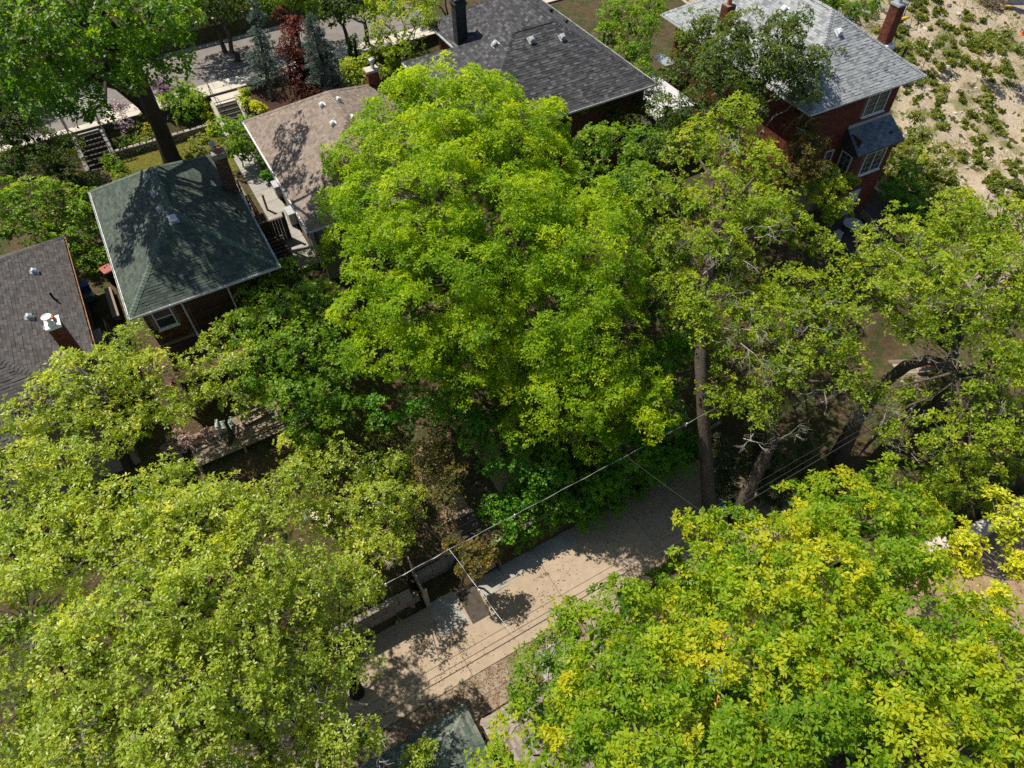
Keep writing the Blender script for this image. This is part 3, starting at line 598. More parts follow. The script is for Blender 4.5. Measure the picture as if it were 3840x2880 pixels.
q = to_local(hr, P(3383, 216, 11.9)); b = MB(); b.tube([(q[0], q[1], 11.7), (q[0], q[1], 12.6)], 0.06, 8); part('vent_pipe', b, mt_black, hr)
q = to_local(hr, P(2725, 60, 14.2)); c = chimney(hr, (q[0], q[1], 13.2), 14.9, 0.6, 0.6, mt_redbrick, mt_mortar, None, 40)
b = MB(); b.lathe((q[0], q[1], 14.9), [(0.16, 0), (0.15, 0.4), (0.18, 0.42), (0.12, 0.45)], 12); part('flue', b, M('orange_clay', [(0, (0.5, 0.17, 0.06)), (1, (0.55, 0.2, 0.08))], 0.8), c)
q = to_local(hr, P(2490, 225, 9.3)); b = MB(); b.box((q[0], q[1], 9.3), (0.9, 1.6, 0.08)); b.box((q[0] + .4, q[1], 8.9), (0.08, 1.4, 0.6)); part('side_canopy', b, mt_galv, hr)
# ---- pale flat-roofed annex between the charcoal and brick houses
an = thing('garage', 'pale flat roofed garage between charcoal roofed and brick houses', 'garage', tuple(P(2470, 440, 8.4) * np.array([1, 1, 0])), R(28))
b = MB(); b.box((1.5, 2.6, 8.32), (3.4, 5.2, 0.16)); part('roof', b, M('pale_membrane', [(0.3, (0.42, 0.42, 0.43)), (0.7, (0.55, 0.55, 0.55))], 0.8, 2, grain=0.1), an)
b = MB(); b.box((1.5, 2.6, 6.9), (3.1, 4.9, 2.7)); part('wall', b, mt_conc2, an)
b = MB(); b.box((1.5, -0.03, 8.34), (3.44, 0.06, 0.22)); part('fascia', b, mt_white, an)
# ---- two garages by the lane at the bottom
def lane_garage(name, label, u0, u1, v0, v1, ze, rise, shm, seed, hid, fas):
    p = X(u0, v0); g = thing(name, label, 'garage', (p[0], p[1], 0), YAW)
    w, d = u1 - u0, v1 - v0; pl, caps, eave = rect_hip(w, d, ze, rise)
    r_ = roof_body(g, pl, ze, fas, eave, 0.2); lay(g, r_, 'shingle', pl, SH[shm], 300, 0.15, (0.2, 0.27, 0.34), seed=seed, caps=caps, hid=hid)
    b = MB(); b.box((w / 2, d / 2, ze / 2 - 0.3), (w - .7, d - .7, ze + .3)); part('wall', b, mt_wallb, g)
    return g
lane_garage('lane_garage', 'lane garage with mottled green shingle roof at the bottom', -4.6, 2.03, 3.2, 8.35, 2.6, 1.2, 'mottle', 41, [(0, 0, 1480, 2880)], mt_darkgut)
lane_garage('lane_garage', 'lane garage with beige shingle roof half hidden by the oaks at bottom', 2.3, 9.0, 2.2, 7.45, 2.6, 1.5, 'beige', 42, [(2260, 0, 3840, 2880), (1840, 2640, 3840, 2880)], mt_white)
# ---------------------------------------------------------------- foliage
NL = [0]
def unit(a): return a / (np.linalg.norm(a, axis=-1, keepdims=True) + 1e-9)
def emit(c, ax, k, L, W, th, rg, tint, droop=0.15, twist=0.5):
    """k leaves radiating from each spray centre c about axis ax"""
    n = len(c); ax = unit(ax); h = np.where(np.abs(ax[:, 2:3]) < 0.9, np.array([[0, 0, 1.0]]), np.array([[1.0, 0, 0]])); p = unit(np.cross(h, ax)); q = np.cross(ax, p)
    ph = (np.arange(k)[None, :] / k * 2 * np.pi + rg.uniform(0, 6.28, (n, 1)) + rg.normal(0, .35, (n, k)))[..., None]; t = (th + rg.normal(0, .28, (n, k)))[..., None]
    d = ax[:, None] * np.cos(t) + (p[:, None] * np.cos(ph) + q[:, None] * np.sin(ph)) * np.sin(t)
    d[..., 2] -= droop * rg.uniform(0.3, 1.6, (n, k)); d = unit(d)
    s = unit(np.cross(d, ax[:, None] + rg.normal(0, .15, (n, k, 3)))); nn = np.cross(s, d)
    tw = rg.normal(0, twist, (n, k))[..., None]; s, nn = s * np.cos(tw) + nn * np.sin(tw), nn * np.cos(tw) - s * np.sin(tw)
    l = (L * rg.uniform(.65, 1.2, (n, k)))[..., None]; w = l * (W / L)
    b = c[:, None] + d * l * .12; m = b + d * l * .55
    v = np.stack([b, m + s * w / 2 + nn * w * .16, b + d * l - nn * l * .06, m - s * w / 2 + nn * w * .16], 2)
    tt = np.clip(tint[:, None] + rg.normal(0, .06, (n, k)), 0, 1)
    return v.reshape(-1, 4, 3), tt.reshape(-1)
def rand_dir(rg, n): return unit(rg.normal(0, 1, (n, 3)))
SPEC = {  # leaf length, width, leaves per spray, spread angle, clump radius, sprays per m2 of clump, droop, tint base/spread
 'ash':    dict(L=.18, W=.072, k=6, th=1.05, cr=.55, dn=14, cf=.9, droop=.25, tb=.5, ts=.16),
 'pinoak': dict(L=.15, W=.075, k=5, th=1.1, cr=.42, dn=15, droop=.15, tb=.5, ts=.15),
 'redoak': dict(L=.19, W=.085, k=7, th=1.2, cr=.6, dn=12.5, droop=.12, tb=.48, ts=.18, cf=.82),
 'oak':    dict(L=.165, W=.085, k=5, th=1.1, cr=.40, dn=11.0, droop=.15, tb=.5, ts=.15),
 'round':  dict(L=.15, W=.105, k=5, th=1.1, cr=.42, dn=14, droop=.2, tb=.5, ts=.15),
 'birch':  dict(L=.12, W=.08, k=5, th=.9, cr=.40, dn=16, droop=.75, tb=.5, ts=.15),
 'maple':  dict(L=.19, W=.13, k=5, th=1.15, cr=.55, dn=9.5, droop=.25, tb=.5, ts=.16),
 'fine':   dict(L=.11, W=.05, k=6, th=.9, cr=.30, dn=24, droop=.1, tb=.5, ts=.15),
 'shrub':  dict(L=.12, W=.075, k=5, th=1.0, cr=.25, dn=20, droop=.1, tb=.5, ts=.15),
}
def foliage(lobes, spec, seed, dens=1.0, low=-0.35):
    """lobes: (centre, radius, tint shift); clumps on uneven lobes, sprays on clumps, leaves on sprays"""
    rg = np.random.default_rng(seed); sp = SPEC[spec]; V, T, tw = [], [], []
    for c, r, dt in lobes:
        cr = min(sp['cr'], r * .5); n = int(4 * r * r / (cr * cr) * 1.15 * sp.get('cf', 1)) + 3
        d = rand_dir(rg, n * 2); d = d[d[:, 2] > low][:n]; n = len(d)
        ph = rg.uniform(0, 6.28, 3); bump = 1 + .14 * (np.sin(d[:, 0] * 5 + ph[0]) + np.sin(d[:, 1] * 5 + ph[1]) + np.sin(d[:, 2] * 6 + ph[2]))
        cc = c + d * (r * bump * rg.uniform(.62, 1.0, n) ** .6)[:, None] * np.array([1, 1, .85])
        keep = np.ones(n, bool)
        for c2, r2, _ in lobes:
            if c2 is not c: keep &= ~(np.linalg.norm(cc - c2, axis=1) < r2 * .62)
        cc, d = cc[keep], d[keep]; n = len(cc)
        if n == 0: continue
        rr = cr * rg.uniform(.55, 1.35, n); ct = rg.normal(0, sp['ts'], n)
        ns = np.maximum(3, (sp['dn'] * dens * 3.2 * rr * rr).astype(int)); i = np.repeat(np.arange(n), ns); N = len(i)
        d2 = unit(rand_dir(rg, N) + d[i] * .55 + np.array([0, 0, .45]))
        sc = cc[i] + d2 * (rr[i] * rg.uniform(.35, 1.0, N) ** .5)[:, None] * np.array([1.1, 1.1, .8])
        ax = unit(d[i] * .45 + d2 * .6 + np.array([0, 0, .55]) + rg.normal(0, .3, (N, 3)))
        hgt = np.clip((d2[:, 2] + .2) * .16, -.1, .16)      # tint rises towards the top of each clump
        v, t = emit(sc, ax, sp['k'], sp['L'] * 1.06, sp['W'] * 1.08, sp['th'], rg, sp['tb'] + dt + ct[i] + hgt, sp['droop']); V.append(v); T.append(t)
        m = max(4, n // 3); f = c + rand_dir(rg, m) * (r * .5 * rg.random(m) ** .4)[:, None]          # large filler leaves closing the crown, inner shade put into their darker tint
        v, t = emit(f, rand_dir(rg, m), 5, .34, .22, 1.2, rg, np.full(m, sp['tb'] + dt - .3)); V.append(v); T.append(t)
        tw.append((c, cc, rr))
    return np.concatenate(V), np.concatenate(T), tw
def limb_pts(a, b, rg, n=4, sag=.12):
    a = np.array(a, float); b = np.array(b, float); L = np.linalg.norm(b - a); out = []
    for k in range(n + 1):
        t = k / n; out.append(a + (b - a) * t + np.array([0, 0, 1]) * L * sag * math.sin(math.pi * t) + (rg.normal(0, .035, 3) * L if 0 < k < n else 0))
    return out
mt_bark = M('grey_brown_bark', [(0.3, (0.075, 0.058, 0.045)), (0.7, (0.15, 0.122, 0.098))], 0.95, 9, 1.0, 22, 0.1, grain=0.45, gscale=18)
mt_barkd = M('dark_bark', [(0.3, (0.032, 0.027, 0.022)), (0.7, (0.07, 0.058, 0.047))], 0.95, 9, 1.0, 22, 0.1, grain=0.45, gscale=18)
mt_twig = M('pale_twig', [(0.3, (0.20, 0.18, 0.155)), (0.7, (0.34, 0.315, 0.28))], 0.9, 12)
mt_twigd = M('brown_twig', [(0.3, (0.10, 0.075, 0.05)), (0.7, (0.17, 0.13, 0.09))], 0.9, 12)
def rootz(px, py, u=None):
    """ground point seen at a pixel"""
    z = 2.0
    for _ in range(30):
        p = P(px, py, z); z = .5 * z + .5 * hzs(p[0], p[1])
    return P(px, py, z)
def dead_twigs(mb, p, d, L, r, rg, lev):
    d = d / np.linalg.norm(d); q = p + d * L; m = p + d * L * .5 + rg.normal(0, .07 * L, 3); mb.tube([p, m, q], [r, r * .8, r * .55], 4, cap=False)
    if lev == 0: return
    for k in range(rg.integers(2, 4)):
        s = p + (q - p) * rg.uniform(.45, 1.0); dead_twigs(mb, s, d + rg.normal(0, .55, 3), L * rg.uniform(.5, .8), r * .6, rg, lev - 1)
def tree(name, label, cat, mat, spec, lobes, base, fork=None, tr=.22, seed=0, dens=1.0, bark=None, dead=(), group=None, twigs=True, path=None, limbs=True, low=-.35, dl=(1.1, 3), more=()):
    """lobes [(px,py,z,r[,tint])]; base = ground point (or photo pixel); a tapered trunk, limbs to every lobe, a leafy crown"""
    rg = np.random.default_rng(seed + 100)
    LB = [(P(q[0], q[1], q[2]), q[3], q[4] if len(q) > 4 else 0.0) for q in lobes] + [(X(*q[:3]), q[3], q[4]) for q in more]
    cen = sum(c * r ** 2 for c, r, _ in LB) / sum(r ** 2 for _, r, _ in LB)
    if base is None: base = np.array([cen[0], cen[1], hzs(cen[0], cen[1])])
    elif len(base) == 2: base = rootz(*base)
    base = np.array(base, float); zlo = min(c[2] - r for c, r, _ in LB)
    t = thing(name, label, cat, base, 0, group); o = base
    if fork is None: fork = base * .35 + cen * .65; fork[2] = base[2] + (cen[2] - base[2]) * .6
    b = MB(); pts = path if path else limb_pts(base - np.array([0, 0, .3]), fork, rg, 5, 0)
    n = len(pts); rad = [tr * (1.35 if i == 0 else 1.0) * (1 - .45 * i / (n - 1)) for i in range(n)]; b.tube([p - o for p in pts], rad, 10, wob=.06)
    top = np.array(pts[-1])
    if limbs:
        for c, r, _ in LB:
            s = top if rg.random() < .6 else np.array(pts[-2]); e = c + np.array([0, 0, -.1 * r]); k = limb_pts(s, e, rg, 4, .05)
            r0 = tr * .42 * min(1, .5 + r / 4); b.tube([p - o for p in k], [r0, r0 * .8, r0 * .6, r0 * .45, r0 * .25], 6, wob=.05)
    part('trunk', b, bark or mt_bark, t, smooth=True)
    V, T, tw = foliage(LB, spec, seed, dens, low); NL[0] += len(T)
    if twigs:
        b = MB()
        for c, cc, rr in tw:
            for k in range(0, len(cc), 2):
                a = c + (cc[k] - c) * .25; m = c + (cc[k] - c) * .7 + rg.normal(0, .1, 3); e = cc[k] + (cc[k] - c) * .12
                b.tube([a - o, m - o, e - o], [.028, .018, .007], 3, cap=False)
        part('branchlets', b, mt_twigd, t, kind='stuff')
    if dead:
        b = MB()
        for px, py, z in dead:
            p = P(px, py, z)
            for k in range(3): dead_twigs(b, p + rg.normal(0, .25, 3) - o, np.array([rg.normal(0, .8), rg.normal(0, .8), .55]), dl[0] * rg.uniform(.7, 1.2), .03, rg, dl[1])
        part('dead_branches', b, mt_twig, t, kind='stuff')
    V = V - o; link('crown', quads_np('crown', V, 2, T, mat), t, kind='stuff')
    return t
def G(*c): return [(p, k) for p, k in c]
LM = {
 'ash': leafmat('bright_yellow_green_leaf', [(0, (0.030, 0.068, 0.004)), (.4, (0.074, 0.138, 0.006)), (.7, (0.132, 0.192, 0.007)), (1, (0.195, 0.24, 0.009))], 1.55, rough=.5, spec=.12),
 'pinoak': leafmat('pale_green_leaf', [(0, (0.050, 0.085, 0.010)), (.4, (0.108, 0.158, 0.017)), (.7, (0.165, 0.210, 0.026)), (1, (0.25, 0.265, 0.045))], 1.4, rough=.4, spec=.3),
 'redoak': leafmat('yellow_green_oak_leaf', [(0, (0.024, 0.070, 0.004)), (.4, (0.074, 0.140, 0.006)), (.7, (0.135, 0.195, 0.008)), (1, (0.25, 0.25, 0.010))], 1.2, rough=.5, spec=.15),
 'oak': leafmat('olive_green_leaf', [(0, (0.032, 0.062, 0.005)), (.4, (0.080, 0.130, 0.008)), (.7, (0.130, 0.180, 0.010)), (1, (0.20, 0.225, 0.016))], 1.4, rough=.45, spec=.18),
 'green': leafmat('mid_green_leaf', [(0, (0.018, 0.055, 0.005)), (.4, (0.050, 0.108, 0.008)), (.7, (0.088, 0.150, 0.011)), (1, (0.145, 0.190, 0.018))], 1.4, rough=.45, spec=.18),
 'dark': leafmat('dark_green_leaf', [(0, (0.010, 0.028, 0.005)), (.4, (0.028, 0.058, 0.008)), (.7, (0.052, 0.086, 0.011)), (1, (0.095, 0.12, 0.018))], 1.0, rough=.45, spec=.2),
 'ivy': leafmat('ivy_green_leaf', [(0, (0.014, 0.055, 0.005)), (.4, (0.036, 0.115, 0.008)), (.7, (0.062, 0.155, 0.010)), (1, (0.12, 0.21, 0.016))], 1.2, rough=.45, spec=.2),
 'cedar': leafmat('olive_cedar_leaf', [(0, (0.030, 0.036, 0.008)), (.4, (0.070, 0.072, 0.012)), (.7, (0.115, 0.098, 0.016)), (1, (0.17, 0.12, 0.02))], .8),
 'spruce':leafmat('blue_spruce_needle', [(0, (0.035, 0.060, 0.050)), (.5, (0.085, 0.125, 0.108)), (1, (0.16, 0.205, 0.175))], .35, (1, 1.1, .9)),
 'pine':  leafmat('pine_needle', [(0, (0.020, 0.038, 0.014)), (.5, (0.045, 0.070, 0.026)), (1, (0.09, 0.105, 0.045))], .5, (1.2, 1.2, .6)),
 'copper':leafmat('copper_leaf', [(0, (0.030, 0.010, 0.010)), (.5, (0.075, 0.026, 0.018)), (1, (0.15, 0.055, 0.03))], .8, (1.6, .7, .5)),
 'lilac': leafmat('lilac_bloom', [(0, (0.10, 0.12, 0.06)), (.45, (0.30, 0.24, 0.25)), (1, (0.46, 0.38, 0.40))], .4, (1, .9, 1)),
 'purple':leafmat('purple_bloom', [(0, (0.05, 0.06, 0.04)), (.5, (0.16, 0.085, 0.14)), (1, (0.30, 0.18, 0.27))], .4, (1, .9, 1)),
 'pink': leafmat('pink_bloom', [(0, (0.12, 0.16, 0.06)), (.5, (0.36, 0.24, 0.23)), (1, (0.50, 0.36, 0.34))], .4, (1, .9, .9)),
 'yellow': leafmat('golden_leaf', [(0, (0.09, 0.13, 0.006)), (.4, (0.22, 0.25, 0.006)), (.8, (0.33, 0.33, 0.008)), (1, (0.38, 0.35, 0.010))], 1.1, (1.3, 1.25, .3)),
 'weed':  leafmat('weed_leaf', [(0, (0.05, 0.075, 0.015)), (.4, (0.10, 0.135, 0.02)), (.8, (0.16, 0.175, 0.03)), (1, (0.26, 0.22, 0.08))], .9),
}
# ---------------------------------------------------------------- trees
OAKS = 'pin oaks between the left yards and the lane'
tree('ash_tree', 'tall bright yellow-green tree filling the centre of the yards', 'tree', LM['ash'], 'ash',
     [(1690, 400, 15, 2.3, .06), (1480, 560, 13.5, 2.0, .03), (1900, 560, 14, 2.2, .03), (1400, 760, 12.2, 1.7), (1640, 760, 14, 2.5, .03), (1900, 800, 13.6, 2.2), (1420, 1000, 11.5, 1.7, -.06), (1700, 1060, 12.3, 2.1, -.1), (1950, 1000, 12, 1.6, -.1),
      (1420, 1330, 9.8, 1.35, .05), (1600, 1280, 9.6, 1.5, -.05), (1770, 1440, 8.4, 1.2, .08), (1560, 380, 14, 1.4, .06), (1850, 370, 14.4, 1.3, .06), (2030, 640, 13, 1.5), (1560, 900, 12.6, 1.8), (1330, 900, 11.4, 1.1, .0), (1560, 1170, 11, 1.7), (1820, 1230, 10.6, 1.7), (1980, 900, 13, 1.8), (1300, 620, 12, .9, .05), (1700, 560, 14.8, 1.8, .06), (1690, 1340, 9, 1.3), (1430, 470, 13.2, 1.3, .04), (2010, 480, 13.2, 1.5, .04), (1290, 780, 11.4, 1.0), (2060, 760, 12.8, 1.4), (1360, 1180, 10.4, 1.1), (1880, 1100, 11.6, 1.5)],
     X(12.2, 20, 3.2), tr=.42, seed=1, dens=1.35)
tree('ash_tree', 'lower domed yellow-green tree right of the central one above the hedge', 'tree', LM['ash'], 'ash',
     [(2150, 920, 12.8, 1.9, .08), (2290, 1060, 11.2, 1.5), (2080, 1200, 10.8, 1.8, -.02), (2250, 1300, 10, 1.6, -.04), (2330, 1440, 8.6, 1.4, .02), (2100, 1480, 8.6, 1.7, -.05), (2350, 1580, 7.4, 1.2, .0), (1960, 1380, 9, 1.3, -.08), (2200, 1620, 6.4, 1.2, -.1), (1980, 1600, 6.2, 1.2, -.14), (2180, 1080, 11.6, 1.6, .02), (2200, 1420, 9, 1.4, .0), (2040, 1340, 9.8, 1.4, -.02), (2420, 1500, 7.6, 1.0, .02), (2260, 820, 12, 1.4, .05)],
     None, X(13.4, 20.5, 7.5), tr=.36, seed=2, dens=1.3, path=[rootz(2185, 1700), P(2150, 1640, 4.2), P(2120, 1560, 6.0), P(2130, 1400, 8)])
tree('round_leaf_tree', 'mid green tree behind the domed tree, filling the dark gap before the brick house', 'tree', LM['green'], 'round',
     [(2260, 560, 11.5, 1.5), (2380, 700, 11, 1.5), (2150, 720, 11.6, 1.3, .05), (2340, 850, 10, 1.5, -.05), (2430, 560, 10.4, 1.3, -.1), (2480, 960, 9, 1.3, -.12), (2450, 1150, 8, 1.2, -.15)], None, seed=3)
tree('tall_oak', 'tall slender oak with long bare trunk beside the lane and yellow-green top', 'tree', LM['oak'], 'oak',
     [(2740, 470, 14, 1.3, .08), (2610, 560, 13.2, 1.4, .06), (2830, 620, 13, 1.4, .06), (2500, 760, 12, 1.3, .02), (2690, 760, 12.6, 1.6, .06), (2540, 940, 11, 1.3, .02), (2850, 840, 11.8, 1.3, .02), (2720, 1000, 10.6, 1.3, 0), (2560, 1100, 9.6, 1.1, 0), (2800, 1130, 9.6, 1.1, 0), (2640, 1130, 10.6, 1.0, .04), (2660, 1230, 9.6, .9, .04), (2580, 1200, 9, .8, .02), (2700, 920, 12.4, 1.0, .05)],
     P(2655, 1940, 0.2), tr=.40, seed=4, path=[P(2668, 1955, -.1), P(2655, 1850, 1.6), P(2640, 1600, 5.2), P(2628, 1350, 8.4), P(2650, 1050, 11), P(2690, 860, 12.4)], dead=[(2740, 970, 11.6), (2640, 1020, 11.4), (2840, 880, 12.6), (2760, 560, 14.6), (2650, 1140, 10.4)], dl=(.8, 3))
tree('birch_tree', 'airy dark green birch in front of the light grey roof', 'tree', LM['dark'], 'birch',
     [(2640, 120, 14.6, 1.25, .12), (2780, 130, 15.2, 1.3, .14), (2920, 160, 15, 1.2, .12), (3050, 240, 13.8, .95, .1), (2700, 300, 13.8, 1.3, .08), (2860, 310, 13.6, 1.3, .08), (2560, 290, 13, 1.1, .06), (3000, 350, 12.8, .9, .06), (2500, 420, 12, 1.0, .04), (2640, 420, 12.4, 1.2, .05), (2960, 90, 15.2, .9, .1), (2480, 560, 11, .9, .02), (3130, 200, 13.4, .5, .1), (2720, 210, 14.6, 1.2, .1), (2850, 220, 14.6, 1.2, .1), (2960, 260, 14, 1.1, .08), (2780, 420, 12.4, 1.2, .04), (2590, 190, 14, 1.0, .1), (2620, 500, 11.6, 1.0, .02)],
     P(2800, 760, 4.5), tr=.2, seed=5, dens=1.3, bark=mt_twig)
tree('cedar_tree', 'thin olive-brown cedar against the brick wall beneath the light roof', 'tree', LM['cedar'], 'fine',
     [(3040, 400, 11.4, .6), (3020, 480, 10.8, .8), (2990, 570, 10.2, .9), (3060, 540, 10.3, .7), (2950, 660, 9.4, .9), (3050, 650, 9.2, .8, -.05)], None, tr=.13, seed=6, dens=.75, dead=[(3000, 480, 11.2)], dl=(.6, 2))
tree('round_leaf_tree', 'bright green tree at the brick house bay with branches over its windows', 'tree', LM['oak'], 'round',
     [(2900, 740, 8.8, 1.3, .05), (3060, 680, 8.2, 1.0, .06), (3110, 740, 7.6, 1.0, .06), (2960, 860, 7.6, 1.3), (3130, 790, 6.8, .8, .04), (3060, 900, 6.6, 1.0, -.02), (3180, 680, 7.4, .45, .08)], None, seed=7)
tree('small_maple', 'small dark-leaved tree at the right rear corner of the charcoal roof', 'tree', LM['dark'], 'fine',
     [(2340, 330, 10.8, .7, .1), (2300, 420, 10.2, .9, .05), (2420, 400, 10, .9, .05), (2360, 500, 9.4, 1.0), (2460, 480, 9.2, .8)], None, seed=8)
tree('poplar_sapling', 'pale silvery sapling poking up before the charcoal roof', 'tree', LM['pinoak'], 'round', [(2135, 365, 11.4, .55, .15), (2180, 400, 11, .5, .12), (2110, 420, 10.8, .5, .1)], None, tr=.06, seed=9, dens=.7)
tree('street_maple', 'leafy street tree between the charcoal and brick houses', 'tree', LM['green'], 'round',
     [(2310, 60, 11, 1.2, .04), (2400, 110, 10.6, 1.2), (2290, 150, 10, 1.1, .1), (2370, 210, 9.6, 1.1, -.05), (2440, 40, 11, 1.0), (2400, 290, 9, .9, -.08)], None, seed=10, dead=[(2420, 180, 10)], dl=(.6, 2))
# oaks at right
tree('right_oak', 'olive oak with many bare grey twigs right of the tall bare trunk', 'tree', LM['oak'], 'oak',
     [(2830, 1200, 9.8, 1.5, .05), (2980, 1110, 10, 1.5, .05), (3080, 1250, 9.6, 1.5, .02), (2960, 1390, 8.6, 1.4, .02), (2740, 1330, 8.4, 1.1, .02), (3160, 1400, 8.6, 1.1), (2850, 1530, 7.2, 1.0), (2690, 1480, 7, .9, -.02)],
     P(2790, 1935, 0.2), tr=.38, seed=11, dens=.9, path=[P(2760, 1960, -.1), P(2810, 1830, 2), P(2900, 1650, 4.5), P(2880, 1500, 6.8), P(2950, 1300, 8.6)],
     dead=[(2740, 1160, 10.4), (2800, 1260, 10), (3060, 1200, 10.6), (2930, 1350, 9.2), (3120, 1480, 8), (2840, 1640, 6), (2950, 1640, 6), (2690, 1230, 9)], dl=(1.0, 3))
tree('right_oak', 'broad olive-yellow oak spreading over the bottom of the sandy lot', 'tree', LM['oak'], 'oak',
     [(3220, 1000, 10.6, 1.6, .06), (3400, 930, 11, 1.6, .1), (3560, 860, 11.4, 1.7, .1), (3740, 840, 11.6, 1.6, .08), (3330, 1120, 10.4, 1.6, .05), (3520, 1050, 11, 1.7, .08), (3700, 1010, 11.2, 1.7, .08), (3830, 1050, 10.8, 1.4, .08), (3600, 1210, 10, 1.5, .04), (3780, 1200, 10, 1.5, .06), (3420, 1240, 9.6, 1.0, .02), (3840, 860, 11, 1.2, .08)],
     P(3560, 1560, 1.2), tr=.42, seed=12, dens=.9, dead=[(3450, 1180, 10.6), (3560, 1230, 10), (3620, 1130, 10.8), (3330, 960, 11.2), (3500, 1000, 11.6)], dl=(1.0, 3))
tree('right_oak', 'leaning oak with thick dark limbs bare over the plank deck', 'tree', LM['oak'], 'oak',
     [(3720, 1340, 9, 1.2, .06), (3820, 1400, 8.6, 1.2, .02), (3660, 1500, 7.6, 1.0, -.02), (3560, 1640, 6.4, 1.3, .08), (3700, 1660, 6.4, 1.2, .08), (3820, 1600, 7, 1.1, .02), (3330, 1590, 6, .75, .08), (3240, 1480, 7.2, .8, .02), (3400, 1480, 6.6, .7, .02), (3500, 1760, 5.2, .8, .08), (3660, 1790, 5, .9, .05)],
     P(3150, 1700, 0.6), tr=.36, seed=13, dens=.9, path=[P(3130, 1740, .2), P(3220, 1560, 3.2), P(3320, 1430, 5.6), P(3400, 1370, 7), P(3480, 1350, 8), P(3600, 1380, 8.4), P(3700, 1400, 8.6)], limbs=True,
     dead=[(3480, 1300, 8.8), (3560, 1330, 8.6), (3620, 1290, 9), (3330, 1510, 6.6), (3280, 1620, 5.4), (3420, 1690, 4.6), (3760, 1500, 7.6), (3800, 1650, 6), (3200, 1560, 6.2), (3540, 1560, 6), (3380, 1600, 5)], dl=(1.0, 3))
# red oaks bottom right
RO = [('big yellow-green oak at the bottom right corner of the picture', [(3340, 2560, 11, 1.9, .04), (3580, 2620, 11.2, 1.9, .1), (3760, 2760, 11, 1.8, .06), (3400, 2800, 11, 1.9, .08), (3620, 2440, 11, 1.7, .04), (3800, 2560, 11, 1.6, .08), (3180, 2740, 10.8, 1.6, -.02), (3560, 2870, 10.8, 1.7, .1)], 21, 1.0),
      ('bright oak at the bottom centre right, left of the corner oak', [(2960, 2560, 10.8, 1.8, 0), (2760, 2520, 10.4, 1.8, .02), (2880, 2800, 10.8, 1.8, -.04), (2620, 2760, 10, 1.6, .04), (2500, 2560, 9.6, 1.6, .02), (3060, 2680, 10.4, 1.4, -.1), (2680, 2860, 10, 1.5, .06)], 22, 1.0),
      ('oak with golden crown top beside the lane right of centre', [(3050, 2120, 10.4, 1.7, .04), (3120, 2200, 10.6, 1.2, .3), (2880, 2240, 10.2, 1.7, -.02), (3300, 2080, 10, 1.7, .02), (3380, 2240, 10.2, 1.6, -.06), (3160, 2360, 10.6, 1.7, .12), (2950, 2380, 10.4, 1.6, 0), (3450, 2380, 10.6, 1.5, .06)], 23, 1.0),
      ('oak whose leaves overhang the lane below the tall bare trunk', [(2620, 1960, 8.6, .95, .2), (2720, 2060, 9.2, 1.4, .04), (2600, 2170, 9, 1.2, -.04), (2780, 2180, 9.6, 1.4, .02), (2900, 2030, 9, 1.1, .14), (2680, 2320, 9.2, 1.3, .06), (2580, 2280, 8.8, .9, .1)], 24, 1.0),
      ('fresh green oak above the bare stone wall at the right', [(3140, 1890, 8.4, 1.4, .06), (3320, 1850, 8, 1.4, .06), (3040, 1980, 9, 1.3, -.02), (3240, 1970, 9, 1.4, .0), (3420, 1960, 8, 1.1, .0), (3420, 2070, 8.6, 1.2, -.04), (3000, 1880, 7.6, .9, .08)], 25, 1.0),
      ('oak leaning over the lane kerb at the bottom middle', [(2330, 2290, 8, 1.1, .04), (2430, 2380, 8.6, 1.4, .02), (2240, 2400, 8, 1.2, 0), (2420, 2560, 9, 1.4, -.04), (2280, 2560, 8.6, 1.4, .0), (2340, 2700, 9, 1.5, .1), (2500, 2700, 9.4, 1.5, .04), (2180, 2680, 8.2, 1.1, .08), (2120, 2320, 7.4, .6)], 26, 1.0),
      ('low bright oak at the bottom edge left of the watermarked corner', [(2000, 2830, 7.8, 1.2, .08), (2200, 2830, 8.6, 1.3, .06), (2400, 2840, 9.2, 1.4, .08), (1900, 2880, 7.4, .9, .08)], 27, 1.0)]
RO[-1] = ('low bright oak at the bottom edge just right of the green garage roof',) + RO[-1][1:]
jr = random.Random(12)
def jig(lob, k, dz, dt): return [(q[0], q[1], q[2] + jr.uniform(-dz, dz), q[3] * k * jr.uniform(.9, 1.1), (q[4] if len(q) > 4 else 0) + jr.uniform(-dt, dt)) for q in lob]
RO = [(a, jig(b_, .86, .9, .12), c_, d_) for a, b_, c_, d_ in RO]
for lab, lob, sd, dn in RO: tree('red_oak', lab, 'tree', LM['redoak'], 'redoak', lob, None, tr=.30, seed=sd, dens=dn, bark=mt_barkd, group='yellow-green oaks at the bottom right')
tree('golden_oak', 'sparse golden-leaved oak branches over the bare dirt at the right edge', 'tree', LM['yellow'], 'redoak',
     [(3560, 1990, 8, .55), (3620, 2040, 8, .5), (3760, 1930, 8.6, .8), (3820, 2000, 8.6, .7), (3540, 2110, 7.4, .4), (3620, 2130, 7.4, .35), (3800, 2110, 8, .4), (3740, 2240, 8, .45), (3620, 2280, 8, .45), (3720, 2330, 8, .4), (3660, 2380, 8, .5)],
     X(29.5, -1.0, -.1), tr=.2, seed=28, dens=.8, bark=mt_twig, dead=[(3740, 2290, 8), (3800, 2260, 8)], dl=(.8, 2))
tree('low_maple', 'small cool green tree at the lane kerb beside the beige garage', 'tree', LM['green'], 'redoak', [(2070, 2480, 5.6, .8, .08), (1990, 2560, 5.4, .85, .05), (2030, 2660, 5.2, .8, .02), (2150, 2560, 5.6, .7, .08), (1960, 2630, 4.8, .5)], None, tr=.1, seed=29, dens=.9)
